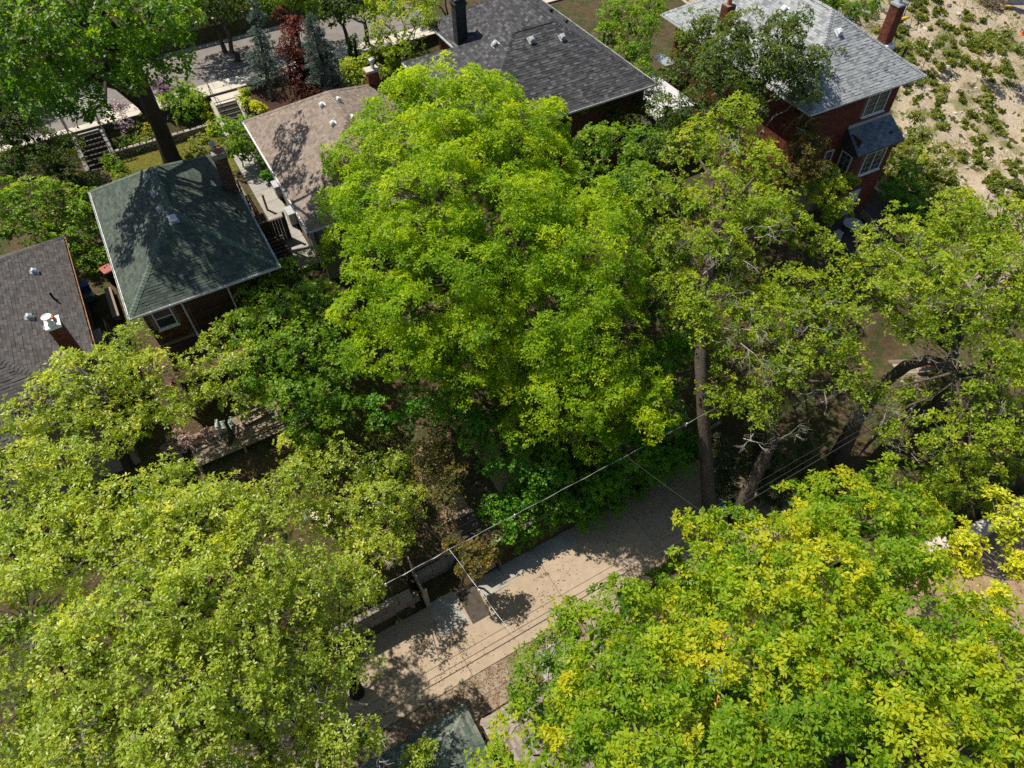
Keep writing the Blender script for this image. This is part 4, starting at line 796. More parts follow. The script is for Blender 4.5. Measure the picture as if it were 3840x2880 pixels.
# pin oaks left
PO = [('pin oak at the left edge just below the grey brown roof', [(340, 1430, 10.2, 1.5, .04), (480, 1300, 9.6, 1.0, .04), (560, 1420, 9.8, 1.3, .05), (150, 1560, 10, 1.5, .02), (420, 1600, 10.2, 1.5, .04), (600, 1560, 9.4, 1.1), (280, 1570, 10.2, 1.3), (130, 1440, 9.4, .6, .05)], P(490, 1800, 4), 31),
      ('pin oak in the middle of the left edge', [(90, 1800, 10.2, 1.7, -.02), (280, 1790, 10.6, 1.6), (100, 2050, 10.6, 1.8, -.04), (300, 2020, 11, 1.8, .06), (450, 1900, 10.6, 1.4, .04)], None, 32),
      ('large sunlit pin oak in the lower left middle', [(520, 2080, 11.2, 1.9, .08), (740, 2000, 10.8, 1.9, .06), (760, 2250, 11, 1.9, .05), (520, 2330, 11.2, 1.8, .04), (960, 2120, 10.4, 1.7, .04), (900, 1900, 10, 1.4, .02), (650, 1830, 9.8, 1.2)], None, 33),
      ('greyish pin oak beside the wooden niche and lane stairs', [(1100, 1850, 6.2, 1.40, -.02), (1280, 1750, 5.8, 1.19, .02), (1440, 1720, 5.0, 1.19, -.02), (1420, 1900, 5.2, 1.40, .0), (1250, 1960, 5.8, 1.51, .02), (1540, 1880, 4.2, 0.86, .02), (1380, 2080, 4.8, 1.30, .02), (1500, 2030, 4.0, 0.76), (1120, 1680, 5.6, 0.97)], P(1330, 2140, 2.2), 34),
      ('pin oak reaching over the lane at the left of the concrete', [(1120, 2200, 9.4, 1.5), (1270, 2230, 8.4, 1.2, .02), (1040, 2380, 9.8, 1.5, .02), (1200, 2400, 8.4, 1.2, -.03), (1330, 2190, 7.4, .9, .02), (1290, 2480, 7.4, .95, 0), (1180, 2560, 8, 1.1)], None, 35),
      ('pin oak in the bottom left corner', [(120, 2330, 10.8, 1.8), (320, 2480, 11, 1.8, .05), (120, 2620, 10.8, 1.8, .02), (350, 2750, 10.6, 1.7, .0), (130, 2850, 10, 1.5, -.05)], None, 36),
      ('pin oak at the bottom left, right of the corner oak', [(600, 2540, 11, 1.8, .06), (820, 2500, 10.4, 1.7, .04), (700, 2720, 10.4, 1.7, .0), (920, 2680, 9.4, 1.5, -.04), (520, 2830, 10, 1.4), (1060, 2620, 8.8, 1.2, -.02)], None, 37),
      ('low pin oak at the bottom edge left of the green garage roof', [(1130, 2740, 8, 1.1, 0), (1280, 2780, 7.2, .9, .06), (980, 2840, 8.6, 1.2), (1370, 2760, 6.4, .55, .05), (1180, 2870, 7.4, 1.0, .02), (800, 2850, 9.4, 1.2)], None, 38)]
PO = [(a, jig(b_, .93, .7, .1), c_, d_) for a, b_, c_, d_ in PO]
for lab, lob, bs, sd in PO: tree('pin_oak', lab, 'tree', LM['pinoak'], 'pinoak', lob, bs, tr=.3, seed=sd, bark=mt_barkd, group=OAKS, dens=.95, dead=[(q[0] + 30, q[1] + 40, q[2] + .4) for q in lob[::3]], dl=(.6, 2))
tree('small_oak', 'thin sprig of oak against the dark garage roof at bottom', 'tree', LM['pinoak'], 'pinoak', [(1590, 2830, 4.6, .45, .05), (1560, 2880, 4.4, .5)], X(-.3, 5.3, 0), tr=.05, seed=39)
# middle left
tree('maple_tree', 'fresh green tree right of the green bungalow roof', 'tree', LM['green'], 'round',
     [(960, 1080, 8.8, .9, .12), (1090, 1010, 9, .75, .12), (1050, 1180, 9.2, 1.2, .1), (1180, 1120, 9, 1.0, .1), (930, 1230, 8.8, 1.0, .08), (1130, 1300, 8.8, 1.3, .06), (990, 1380, 8.2, 1.1, .05), (1230, 1250, 8.4, .9, .04), (1250, 1440, 7.6, 1.1, .0), (1100, 1480, 7.6, 1.2, -.02), (1300, 1560, 6.6, .9, -.08), (1170, 1600, 6.6, 1.0, -.06), (1220, 960, 9, .6, .08), (920, 1050, 8.4, .45, .12)],
     None, tr=.25, seed=41, dens=1.0)
tree('deck_tree', 'small olive tree above the chair and weathered deck', 'tree', LM['pinoak'], 'oak', [(800, 1310, 8.6, .85, 0), (730, 1380, 8.4, .8), (880, 1400, 8.4, .85), (790, 1450, 8.2, .8), (950, 1330, 8.6, .7), (900, 1510, 7.6, .6, -.02), (740, 1500, 7.8, .5), (960, 1460, 7.8, .7)], P(860, 1690, 4.5), tr=.12, seed=42, dens=.85, bark=mt_barkd, dead=[(820, 1480, 8), (930, 1500, 7.8)], dl=(.6, 2))
tree('cedar_tree', 'olive-brown cedar in the shade left of the ivy hedge', 'tree', LM['cedar'], 'fine', [(1640, 1680, 5.4, .7, -.05), (1600, 1740, 5, .6, .02), (1690, 1780, 4.8, .7, -.08), (1680, 1870, 4.4, .6, -.1)], None, seed=43)
tree('cedar_tree', 'golden-brown cedar bush hanging over the stairs by the lane', 'tree', LM['cedar'], 'fine', [(1770, 2070, 3.4, .5, .15), (1800, 2130, 3, .45, .15), (1740, 2130, 3, .35, .12), (1830, 2080, 3, .4), (1690, 2040, 3.6, .3, .15)], None, tr=.07, seed=44)
tree('understory_tree', 'dark shaded tree beneath the central tree by the ivy', 'tree', LM['ivy'], 'round', [(1900, 1700, 4.6, 1.0, -.02), (1800, 1620, 5.4, 1.0, -.05), (2020, 1740, 4.4, 1.0), (1700, 1540, 6.2, 1.0, .05), (1560, 1540, 6.6, .9, -.02), (1450, 1560, 6.4, .8, -.06), (2350, 1720, 4.4, 1.1, -.05), (2480, 1560, 5.2, 1.2, -.08), (2460, 1380, 6.4, 1.2, -.1), (2540, 1300, 6.8, 1.0, -.05), (2500, 1750, 3.4, .9, -.08)], None, seed=45)
# top left
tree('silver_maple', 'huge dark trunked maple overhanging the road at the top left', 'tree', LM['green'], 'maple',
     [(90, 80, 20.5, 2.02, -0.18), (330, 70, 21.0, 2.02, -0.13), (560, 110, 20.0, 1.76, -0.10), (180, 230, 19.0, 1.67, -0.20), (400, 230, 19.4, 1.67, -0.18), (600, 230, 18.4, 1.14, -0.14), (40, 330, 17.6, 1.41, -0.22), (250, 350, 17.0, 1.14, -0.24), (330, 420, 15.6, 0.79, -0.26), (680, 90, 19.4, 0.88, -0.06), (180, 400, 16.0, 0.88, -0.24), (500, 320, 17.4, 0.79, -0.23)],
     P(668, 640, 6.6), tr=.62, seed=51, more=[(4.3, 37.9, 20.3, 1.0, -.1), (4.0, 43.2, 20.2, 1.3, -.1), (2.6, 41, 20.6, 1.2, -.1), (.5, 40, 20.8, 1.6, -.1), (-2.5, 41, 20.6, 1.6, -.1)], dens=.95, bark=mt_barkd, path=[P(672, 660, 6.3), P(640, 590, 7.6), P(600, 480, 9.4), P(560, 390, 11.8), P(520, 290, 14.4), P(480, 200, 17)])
bm = MB()
sm = [o for o in bpy.data.objects if o.get('label', '').startswith('huge dark trunked')][0]; o0 = np.array(sm.location)
bm.tube([np.array(q) - o0 for q in (P(592, 462, 9.6), P(530, 390, 10.8), P(440, 320, 12.6), P(360, 300, 14.2), P(260, 260, 16.4))], [.40, .34, .28, .24, .14], 10, wob=.05)
part('limb', bm, mt_barkd, sm, smooth=True)
bm = MB(); q = P(562, 404, 10.95) - o0; q = q + (np.array([0, 0, H]) - P(562, 404, 10.95)) / 30 * .42; bm.tube([q, q + (np.array([0.1, -.25, .2])) * .4], [.16, .15], 10); part('pruned_stub', bm, M('fresh_cut_wood', [(0, (0.42, 0.22, 0.08)), (1, (0.5, 0.3, 0.12))], .8), sm)
for i, (lab, lob, sd) in enumerate((('dark conifer mass at the left edge behind the grey brown roof', [(40, 500, 10.8, 1.6, -.1), (150, 560, 10, 1.5, -.08), (60, 650, 9.8, 1.5, -.06), (230, 640, 9, 1.2, -.1), (10, 400, 12, 1.5, -.12), (110, 440, 10.6, 1.2, -.12), (260, 550, 8.6, .9, -.1), (300, 690, 8, .8, -.1)], 52),
                                    ('sunlit hedge tree between the left house and the green roof', [(40, 760, 9.8, 1.3, .08), (170, 750, 9.4, 1.2, .12), (260, 800, 8.8, 1.0, .06), (120, 840, 9, 1.1, .04), (320, 760, 8, .8, -.02), (270, 910, 8, 1.0, -.08), (330, 980, 7.2, .8, -.1), (20, 880, 8.8, 1.0, -.02), (300, 870, 8, .8, -.05)], 53))):
    tree('yew_tree', lab, 'tree', LM['dark'] if i == 0 else LM['green'], 'fine' if i == 0 else 'round', lob, None, seed=sd, dens=.9)
def back_row():
    row = [('dark', 'dark tree above the far stone wall left of the spruces', [(800, 10, 12.5, 1.4, -.02), (900, -30, 12.5, 1.3), (720, -20, 13, 1.3)], 61), ('oak', 'leafy tree beyond the road at the top above the spruces', [(1010, -40, 13, 1.5, .05), (1120, -20, 12.4, 1.2)], 62),
           ('dark', 'shaded tree beyond the road at the top behind the copper tree', [(1220, 0, 12, 1.4, -.05), (1320, 10, 12, 1.4, -.05)], 63)]
    row += [('dark', 'dark foliage over the far stone wall above the round bush', [(700, 60, 11, 1.1, -.05), (800, 70, 10.4, 1.1, -.08), (880, 40, 11, 1.2, -.05)], 66), ('green', 'leafy undergrowth on the slope beyond the road behind the blue spruces', [(1000, 30, 11, 1.2, -.1), (1090, 20, 11, 1.2, -.1), (1180, 40, 10.6, 1.1, -.1)], 67),
            ('dark', 'dark undergrowth beyond the road right of the dense blue spruce', [(1270, 50, 10.6, 1.1, -.1), (1360, 30, 11, 1.1, -.08), (1440, -10, 11.4, 1.1, -.1)], 68), ('green', 'green crown beyond the road at the far top left', [(20, -60, 14, 1.5, -.1), (-60, 100, 13, 1.5, -.1), (640, -30, 13, 1.4, -.1)], 69)]
    for m, lab, lob, sd in row: tree('roadside_tree', lab, 'tree', LM[m], 'round', lob, None, seed=sd, group='trees beyond the road')
    tree('locust_tree', 'light green open tree left of the black chimney', 'tree', LM['oak'], 'round', [(1400, 60, 11.4, 1.0, .08), (1500, 30, 12, 1.1, .08), (1580, 90, 11.6, 1.0, .06), (1440, 140, 10.6, .9, .05), (1540, 170, 10.4, .8, .04), (1600, 10, 12, 1.0, .05), (1470, 210, 9.8, .6, .02)], None, seed=64, dens=.8)
    tree('yard_tree', 'loose dark tree above the top edge between the two rooftops', 'tree', LM['dark'], 'round', [(1560, -60, 12, 1.2), (1800, -80, 13, 1.2), (1650, -60, 12.4, 1.1)], None, seed=65)
back_row()
# ---- conifers
def conifer(name, label, mat, base, top, rad, seed, sparse=1.0, needle=(.13, .03), lean=None, trunk_dark=True, down=.25, start=.12):
    rg = np.random.default_rng(seed); base = np.array(base, float); top = np.array(top, float); t = thing(name, label, 'tree', base); hgt = np.linalg.norm(top - base); ax = (top - base) / hgt
    b = MB(); b.tube([np.zeros(3), (top - base) * .5, top - base], [.16, .09, .015], 8); part('trunk', b, mt_barkd, t, smooth=True)
    C, A, T = [], [], []; br = MB(); nl = int(hgt * 3.0)
    for i in range(nl):
        f = start + (1 - start) * (i + rg.random() * .7) / nl; L = rad * (1 - f) ** .75 + .12
        for k in range(max(4, int(7 * sparse))):
            an = rg.uniform(0, 6.28); l = L * rg.uniform(.65, 1.1); d = np.array([math.cos(an), math.sin(an), -down + .25 * f + rg.normal(0, .08)]); p = base + ax * hgt * f
            br.tube([p - base, p - base + d * l * .9], [.022, .006], 3, cap=False)
            m = max(4, int(l * 15)); s = rg.random(m) ** .7; side = np.array([-d[1], d[0], 0]); off = rg.normal(0, 1, m) * .18 * l * (1.15 - s)
            q = p + d * (l * s)[:, None] + side * off[:, None]; q[:, 2] += rg.normal(0, .04, m) - (s ** 2) * l * .08; C.append(q)
            A.append(np.tile(d, (m, 1)) + side * (off * 2)[:, None] + rg.normal(0, .2, (m, 3))); T.append(.35 + .35 * s + rg.normal(0, .1, m))
    V, tt = emit(np.concatenate(C), np.concatenate(A), 8, needle[0] * 1.25, needle[1] * 1.3, .75, rg, np.concatenate(T), .0, .8); NL[0] += len(tt)
    link('crown', quads_np('crown', V - base, 2, tt, mat), t, kind='stuff'); part('branchlets', br, mt_twigd, t, kind='stuff')
    return t
conifer('blue_spruce', 'open blue spruce with visible trunk beside the front steps', LM['spruce'], P(1022, 378, 7.6), P(942, -20, 15.4), 1.75, 71, .8, start=.2)
conifer('blue_spruce', 'dense blue spruce right of the copper tree', LM['spruce'], P(1235, 335, 7.7), P(1160, 55, 14.2), 1.9, 72, 1.3)
tree('copper_tree', 'dark copper-red tree between the two blue spruces', 'tree', LM['copper'], 'shrub', [(1060, 60, 11.6, .65, .12), (1110, 110, 11.4, .8, .1), (1090, 190, 10.6, .85, .02), (1130, 240, 9.8, .8, -.08), (1090, 290, 9.2, .8, -.15), (1150, 310, 8.8, .7, -.15)], None, seed=73)
for i, (px, py, lab) in enumerate(((1336, 200, 'slim upright cypress, right one of the pair by the road'), (1318, 215, 'slim upright cypress, left one of the pair by the road'))):
    conifer('cypress', lab, LM['ivy'], P(px, py + 20, 7.8), P(px - 6, py - 72, 10), .22, 75 + i, .8, (.08, .03), down=-.8)
conifer('white_pine', 'soft grey-green pine in the shade under the olive oak', LM['pine'], rootz(2930, 1900), P(2820, 1560, 5.2), 1.7, 77, 1.0, (.2, .018), down=-.15)
conifer('white_pine', 'smaller pine right of the tall bare trunk by the lane', LM['pine'], rootz(2740, 1900), P(2700, 1640, 4.0), 1.2, 78, 1.0, (.2, .018), down=-.15)
conifer('white_pine', 'pine low among the bare oak twigs at right', LM['pine'], rootz(3060, 1880), P(3010, 1640, 4.4), 1.5, 79, .9, (.2, .018), down=-.15)
# ---------------------------------------------------------------- front yards
def stone_wall(name, label, pts, z0f, h, mat, seed, th=.3, sl=.42, sh=.16, cat='wall'):
    """dry stone wall of single stones along (u,v) points"""
    rg = random.Random(seed); a = X(*pts[0]); t = thing(name, label, cat, (a[0], a[1], z0f(a))); o = np.array(t.location); mesh = []
    for k in range(8):
        m = MB(); x, y, z = sl * rg.uniform(.8, 1.05), th, sh * rg.uniform(.88, .99)
        vs = [(i * x / 2 * rg.uniform(.86, 1), j * y / 2 * rg.uniform(.8, 1), q * z / 2 * rg.uniform(.82, 1)) for q in (-1, 1) for j in (-1, 1) for i in (-1, 1)]
        m.add(vs, [(0, 2, 3, 1), (4, 5, 7, 6), (0, 1, 5, 4), (1, 3, 7, 5), (3, 2, 6, 7), (2, 0, 4, 6)], rg.random()); mesh.append(m.mesh('stone', mat))
    for (p, q) in zip(pts[:-1], pts[1:]):
        A = X(*p); B = X(*q); L = np.linalg.norm(B - A); d = (B - A) / L; n = int(L / sl); an = math.atan2(d[1], d[0])
        b = MB(); zc = z0f(A); b.bar((*(A - o)[:2], zc - o[2] + h / 2 - .05), (*(B - o)[:2], z0f(B) - o[2] + h / 2 - .05), th * .7, h - .1, .1); part('core', b, mt_dark, t)
        for r in range(max(1, int(round(h / sh)))):
            for k in range(n):
                c = A + d * (k + .5 + (.5 if r % 2 else 0)) * L / n; z = z0f(c) + (r + .5) * sh - o[2]
                Mx = Matrix.Translation((c[0] - o[0], c[1] - o[1], z)) @ Matrix.Rotation(an + rg.uniform(-.05, .05) + (math.pi if rg.random() < .5 else 0), 4, 'Z')
                link('stone', rg.choice(mesh), t, basis=Mx)
    return t
gz = lambda p: hzs(p[0], p[1])
stone_wall('stone_wall', 'low dry stone wall at the back of the small front lawn', [(-2.6, 50.0), (4.6, 50.0)], lambda p: 6.55, .65, mt_stone, 1)
stone_wall('stone_wall', 'long shaded stone wall along the far side of the road', [(-3, 60.2), (26, 60.2)], lambda p: 8.05, 1.6, mt_stone, 2, sl=.6, sh=.27)
mt_lawn = M('lawn_soil', [(0.3, (0.10, 0.105, 0.02)), (0.7, (0.16, 0.15, 0.03))], 0.95, 3, grain=.4)
sheet('lawn', -3.2, 4.3, 44.5, 49.8, .3, .3, lambda x, y, u, v: hz(x, y) + .02, mt_lawn)
rg = np.random.default_rng(9)
def blades(name, n, fu, fv, h, w, mat, seed, mask=None, label=None, off=0.0):
    rg = np.random.default_rng(seed); u = rg.uniform(*fu, n); v = rg.uniform(*fv, n)
    if mask is not None: k = mask(u, v, rg); u, v = u[k], v[k]; n = len(u)
    p = u[:, None] * UA + v[:, None] * VA; c = np.stack([p[:, 0], p[:, 1], hz(p[:, 0], p[:, 1]) + off], -1); l = h * rg.uniform(.5, 1.3, n)
    an = rg.uniform(0, 6.28, n); s = np.stack([np.cos(an), np.sin(an), np.zeros(n)], -1) * (w / 2); d = np.stack([rg.normal(0, .45, n), rg.normal(0, .45, n), np.ones(n)], -1) * l[:, None]
    V = np.stack([c - s, c + s, c + d + s * .3, c + d - s * .3], 1); o = link(name, quads_np(name, V, 2, rg.random(n), mat), kind='stuff')
    if label: o['label'] = label
    return o
blades('grass', 16000, (-3.2, 4.3), (44.5, 49.8), .09, .03, leafmat('lawn_grass', [(0, (0.08, 0.10, 0.012)), (1, (0.21, 0.19, 0.035))], .8), 1, label='yellow green lawn behind the green roofed bungalow')
def steps(name, label, u0, u1, v0, z0, v1, z1, n, mat, sides, walls_mat):
    """n treads climbing from (v0,z0) to (v1,z1)"""
    c = X((u0 + u1) / 2, v0, z0); t = thing(name, label, 'steps', c, YAW)
    for k in range(n):
        f = (k + .5) / n; dv = (v1 - v0) / n; zz = (z1 - z0) / n * (k + 1)
        b = MB(); b.box((0, f * (v1 - v0), zz - .045), (u1 - u0, dv * 1.0, .09), tint=random.random()); part('tread', b, mat, t)
        b = MB(); b.box((0, f * (v1 - v0) + dv * .5 - .35 + .02, zz - .09 - .2), (u1 - u0 - .02, .5, .4), tint=.0); part('riser', b, mt_dark, t)  # shade on the risers is put into their dark colour
    if sides:
        for s in (-1, 1):
            b = MB(); x = s * ((u1 - u0) / 2 + .16); b.add([(x + i * .13, y, z) for i in (-1, 1) for y, z in ((-.3, -.4), (v1 - v0 + .2, z1 - z0 - .6), (v1 - v0 + .2, z1 - z0 + .12), (-.3, .22))], [(0, 1, 2, 3), (7, 6, 5, 4), (0, 4, 5, 1), (1, 5, 6, 2), (2, 6, 7, 3), (3, 7, 4, 0)]); part('side_wall', b, walls_mat, t)
    return t
t = steps('front_steps', 'shaded concrete front steps under the pale lattice at left', -4.2, -2.7, 49.7, 6.5, 52.0, 8.0, 8, mt_conc2, True, mt_conc2)
t = steps('front_steps', 'sunlit pale front steps with black handrail at the brown roofed house', 4.95, 6.35, 48.6, 6.55, 51.0, 7.95, 8, mt_walk, True, mt_walk)
b = MB(); o = np.array(t.location); b.tube([(-.62, -.1, .0), (-.62, -.1, .95), (-.62, 2.5, 2.35), (-.62, 3.4, 2.4), (-.62, 3.4, 1.5)], .025, 6); b.tube([(-.62, 1.2, .6), (-.62, 1.2, 1.6)], .02, 6); part('handrail', b, mt_black, t)
b = MB(); uvbox(b, 4.9, 7.2, 51.0, 52.0, 7.6, 8.0); struct('landing', b, mt_walk)
sheet('mulch_bed', 6.9, 13.5, 48.3, 51.9, .3, .3, lambda x, y, u, v: hz(x, y) + .15, M('bark_mulch', [(0.3, (0.055, 0.03, 0.02)), (0.7, (0.10, 0.055, 0.035))], .95, 8, .8, 30, grain=.5))
stone_wall('garden_edging', 'pale curved stone edging beside the sunlit front steps', [(6.75, 48.5), (6.75, 51.8)], lambda p: gz(p), .32, mt_whitestone, 5, .22, .4, .16, 'edging')
stone_wall('garden_edging', 'pale low stone edging behind the brown roof corner', [(6.8, 46.6), (9.5, 46.6)], lambda p: gz(p) + .05, .32, mt_whitestone, 6, .22, .4, .16, 'edging')
# pale lattice over the shaded steps
t = thing('lattice', 'pale wooden lattice arch above the shaded steps at left', 'trellis', X(-3.45, 51.6, 7.6), YAW)
mt_lat = M('pale_lattice_wood', [(0, (0.40, 0.37, 0.33)), (1, (0.55, 0.52, 0.48))], .8, attr='tint')
for i in (-1, 1):
    for y in (0, 1.0): b = MB(); b.box((i * 1.0, y - .3, .9), (.09, .09, 2.6)); part('post', b, mt_lat, t)
for k in range(10): b = MB(); b.box((-1.2 + k * .267, .2, 2.2), (.05, 1.7, .05), tint=random.random()); part('slat', b, mt_lat, t)
for k in range(6): b = MB(); b.box((0, -.5 + k * .28, 2.255), (2.8, .04, .05), tint=random.random()); part('slat', b, mt_lat, t)
for i in (-1, 1): b = MB(); b.box((0, .2 + i * .82, 2.14), (2.7, .06, .08)); part('beam', b, mt_lat, t)
SHR = [('lilac_bush', 'pale lilac bush in bloom left of the big leaning trunk', 'lilac', [(440, 420, 7.9, .75, .1), (470, 470, 7.6, .7), (400, 470, 7.5, .6, -.1), (500, 430, 7.6, .5)], 'shrub', 81),
       ('shrub', 'sunlit yellow green shrub between lilac and big trunk', 'weed', [(540, 440, 7.6, .55, .1), (560, 500, 7.2, .6, .08), (520, 480, 7.3, .5), (590, 510, 7, .4, .1)], 'shrub', 82),
       ('shrub', 'dark green shrub below the lilac', 'green', [(470, 540, 7, .55, -.1), (430, 520, 7, .5, -.1), (530, 540, 6.9, .5, -.1)], 'shrub', 83),
       ('round_bush', 'large rounded green bush right of the big trunk', 'green', [(690, 350, 8.4, .9, .1), (640, 380, 8.2, .7, .05), (740, 390, 8, .75, .05), (690, 430, 7.6, .8, -.1)], 'shrub', 84),
       ('lilac_bush', 'purple lilac behind the big rounded bush', 'purple', [(600, 320, 8.6, .55), (625, 350, 8.4, .4), (645, 440, 7.4, .3)], 'shrub', 85),
       ('shrub', 'thin leafy shrub along the black handrail', 'pinoak', [(780, 440, 7.3, .4, .05), (800, 480, 7, .4), (770, 400, 7.7, .3, .1)], 'shrub', 86),
       ('shrub', 'sunlit shrub beside the brick chimney of the green roof', 'weed', [(740, 540, 8.2, .5, .08), (760, 575, 8, .5, .05), (720, 580, 7.8, .4), (770, 530, 8.2, .35, .1)], 'shrub', 87),
       ('garden_tree', 'small round green tree between the green and brown roofs', 'green', [(850, 500, 8.8, .85, .04), (900, 530, 8.4, .8), (860, 560, 8.2, .7, -.08), (920, 570, 7.8, .5, -.08)], 'round', 88),
       ('shrub', 'green shrub strip hugging the brown house wall', 'ivy', [(930, 470, 8.2, .6, .05), (955, 530, 7.7, .5), (985, 600, 7.3, .45, -.05), (1000, 660, 7, .3)], 'shrub', 89),
       ('shrub', 'shrub at the foot of the shaded steps', 'green', [(420, 610, 6.9, .45, .05), (450, 640, 6.8, .4), (400, 600, 7, .3)], 'shrub', 90),
       ('shrub', 'weedy bush at the left end of the small lawn', 'weed', [(450, 680, 6.8, .4), (480, 710, 6.7, .4), (430, 720, 6.7, .35)], 'shrub', 91),
       ('yellow_bush', 'small yellow green bush in the mulch by the brown roof', 'yellow', [(960, 400, 8, .3, .05), (985, 410, 8, .28)], 'shrub', 92),
       ('shrub', 'pale green bush at the foot of the open blue spruce', 'pinoak', [(915, 345, 8.3, .3, .1), (920, 385, 8, .4, .08)], 'shrub', 93),
       ('shrub', 'plum coloured bush below the dense blue spruce', 'copper', [(1130, 350, 8.4, .5), (1170, 350, 8.4, .4), (1250, 310, 8.6, .45, -.1)], 'shrub', 94),
       ('shrub', 'leafy bushes right of the dense blue spruce', 'pinoak', [(1310, 260, 9, .7, .06), (1360, 250, 9, .8, .05), (1340, 300, 8.6, .7), (1410, 200, 9.2, .6, .04), (1440, 270, 8.8, .5)], 'shrub', 95),
       ('shrub', 'dark bush against the left wall of the charcoal house', 'green', [(1560, 230, 9.2, .6, -.05), (1480, 250, 9, .5)], 'shrub', 96)]
for nm, lab, m, lob, sp, sd in SHR: tree(nm, lab, 'bush', LM[m], sp, lob, None, tr=.05, seed=sd, low=-.6)
# ---- between green and brown houses
b = MB(); uvbox(b, 4.35, 5.75, 33, 48.6, 6.0, 6.46); wk = struct('walkway', b, mt_dark)
for k in range(11): b = MB(); uvbox(b, 4.4, 5.7, 33 + k * 1.42 + .012, 33 + (k + 1) * 1.42 - .012, 6.3, 6.56, random.random()); part('slab', b, mt_conc2, wk)
t = thing('wooden_fence', 'low wooden fence beside the walkway by the green roof', 'fence', X(3.75, 36.3, 6.4), YAW)
for k in range(4): b = MB(); b.box((0, k * 1.9, .55), (.1, .1, 1.2)); part('post', b, mt_wood, t)
for z in (.3, .62, .95): b = MB(); b.box((.07, 2.85, z), (.03, 5.8, .16), tint=random.random()); part('rail', b, mt_wood, t)
t = thing('side_gate', 'dark plank gate closing the gap beside the green roof', 'gate', X(4.05, 36.0, 6.4), YAW)
for k in range(9): b = MB(); b.box((-.55 + k * .17, 0, .85), (.16, .04, 1.7), tint=random.random()); part('board', b, mt_woodd, t)
for i in (-.7, .95): b = MB(); b.box((i, -.02, 1.0), (.12, .12, 2.1)); part('post', b, mt_woodd, t)
b = MB(); b.box((.12, .05, 1.75), (1.6, .1, .05)); part('top_rail', b, mt_wood, t)
t = thing('plank_wall', 'dark stepped plank wall below the side gate', 'wall', X(4.05, 34.2, 6.2), YAW)
for k in range(7): b = MB(); b.box((-.2, k * .22, .5 + k * .1), (1.3, .2, .06), tint=random.random()); part('board', b, mt_woodd, t)
for i, (px, py, s, lab) in enumerate(((1035, 690, (.45, .75, .5), 'grey utility box on the walkway, upper one beside the brown house'), (1085, 790, (.4, .85, .75), 'grey air conditioner on the walkway, lower one beside the brown house'), (360, 1262, (.55, .95, .75), 'grey white air conditioner beside the grey brown house'))):
    p = P(px, py, 7.4); g = hzs(p[0], p[1]); t = thing('air_conditioner', lab, 'air conditioner', (p[0], p[1], 7.4 - s[2]), YAW)
    b = MB(); b.box((0, 0, s[2] / 2), s); b.box((0, 0, s[2] + .02), (s[0] + .04, s[1] + .04, .04)); part('casing', b, mt_galv if i == 2 else mt_ventg, t)
    for k in range(5): b = MB(); b.box((0, -s[1] / 2 - .012, .12 + k * s[2] / 6), (s[0] * .8, .015, .03)); part('louvre', b, mt_ventg, t)
    b = MB(); b.box((0, 0, -.35), (s[0] * .8, s[1] * .8, .7)); part('stand', b, mt_conc2, t)
p = P(985, 735, 7.6); b = MB(); b.box((p[0], p[1], 7.0), (.12, .12, 1.3), YAW); b.box((p[0], p[1], 7.67), (.17, .17, .05), YAW); single('fence_post', b, mt_wood, 'single capped post standing by the walkway gate', 'post')
# ---- left gap between grey house and green bungalow
mt_blue = M('blue_plastic', [(0, (0.02, 0.05, 0.20)), (1, (0.03, 0.07, 0.26))], .5); mt_maroon = M('faded_red_plastic', [(0, (0.25, 0.06, 0.06)), (1, (0.32, 0.09, 0.08))], .6); mt_teal = M('green_glass_plastic', [(0, (0.05, 0.16, 0.12)), (1, (0.08, 0.22, 0.17))], .3)
def bin_(name, label, px, py, z, body, lid, s=(.55, .65, .95)):
    p = P(px, py, z); t = thing(name, label, 'bin', (p[0], p[1], z - s[2]), YAW + .3); b = MB(); x, y, h = s
    b.add([(i * x * .4, j * y * .4, 0) for i, j in ((-1, -1), (1, -1), (1, 1), (-1, 1))] + [(i * x * .5, j * y * .5, h) for i, j in ((-1, -1), (1, -1), (1, 1), (-1, 1))], [(3, 2, 1, 0), (0, 1, 5, 4), (1, 2, 6, 5), (2, 3, 7, 6), (3, 0, 4, 7)]); part('body', b, body, t)
    b = MB(); b.box((0, 0, h + .03), (x * 1.08, y * 1.08, .06)); b.box((0, -y * .55, h + .01), (x * .8, .05, .04)); part('lid', b, lid, t)
    for i in (-1, 1): b = MB(); b.tube([(i * x * .42, y * .42, .1), (i * x * .5, y * .42, .1)], .1, 12); part('wheel', b, mt_black, t)
bin_('wheelie_bin', 'dark blue wheeled bin in the shade beside the grey house', 305, 1068, 7.3, mt_blue, mt_blue); bin_('wheelie_bin', 'dark bin with faded red lid beneath the green eave', 400, 1010, 7.3, mt_black, mt_maroon)
p = P(328, 1100, 6.9); t = thing('storage_crate', 'translucent green crate beside the blue bin', 'crate', (p[0], p[1], 6.5), YAW); b = MB(); b.box((0, 0, .2), (.45, .6, .4)); part('body', b, mt_teal, t); b = MB(); b.box((0, 0, .42), (.5, .65, .04)); part('lid', b, mt_galv, t)
t = thing('plank_bench', 'narrow pale plank bench beneath the green roof eave at left', 'bench', X(-5.35, 34.6, 6.35), YAW)
b = MB(); b.box((0, .9, .45), (.35, 2.6, .06)); part('seat', b, mt_wood, t)
for y in (-.2, 2.0): b = MB(); b.box((0, y, .21), (.3, .08, .42)); part('leg', b, mt_wood, t)
t = thing('wire_fence', 'pale framed screen leaning in the gap beside the air conditioner', 'fence', X(-5.75, 31.2, 6.3), YAW)
for i in (0, 1.8): b = MB(); b.box((0, i, .8), (.06, .06, 1.7)); part('post', b, mt_wood, t)
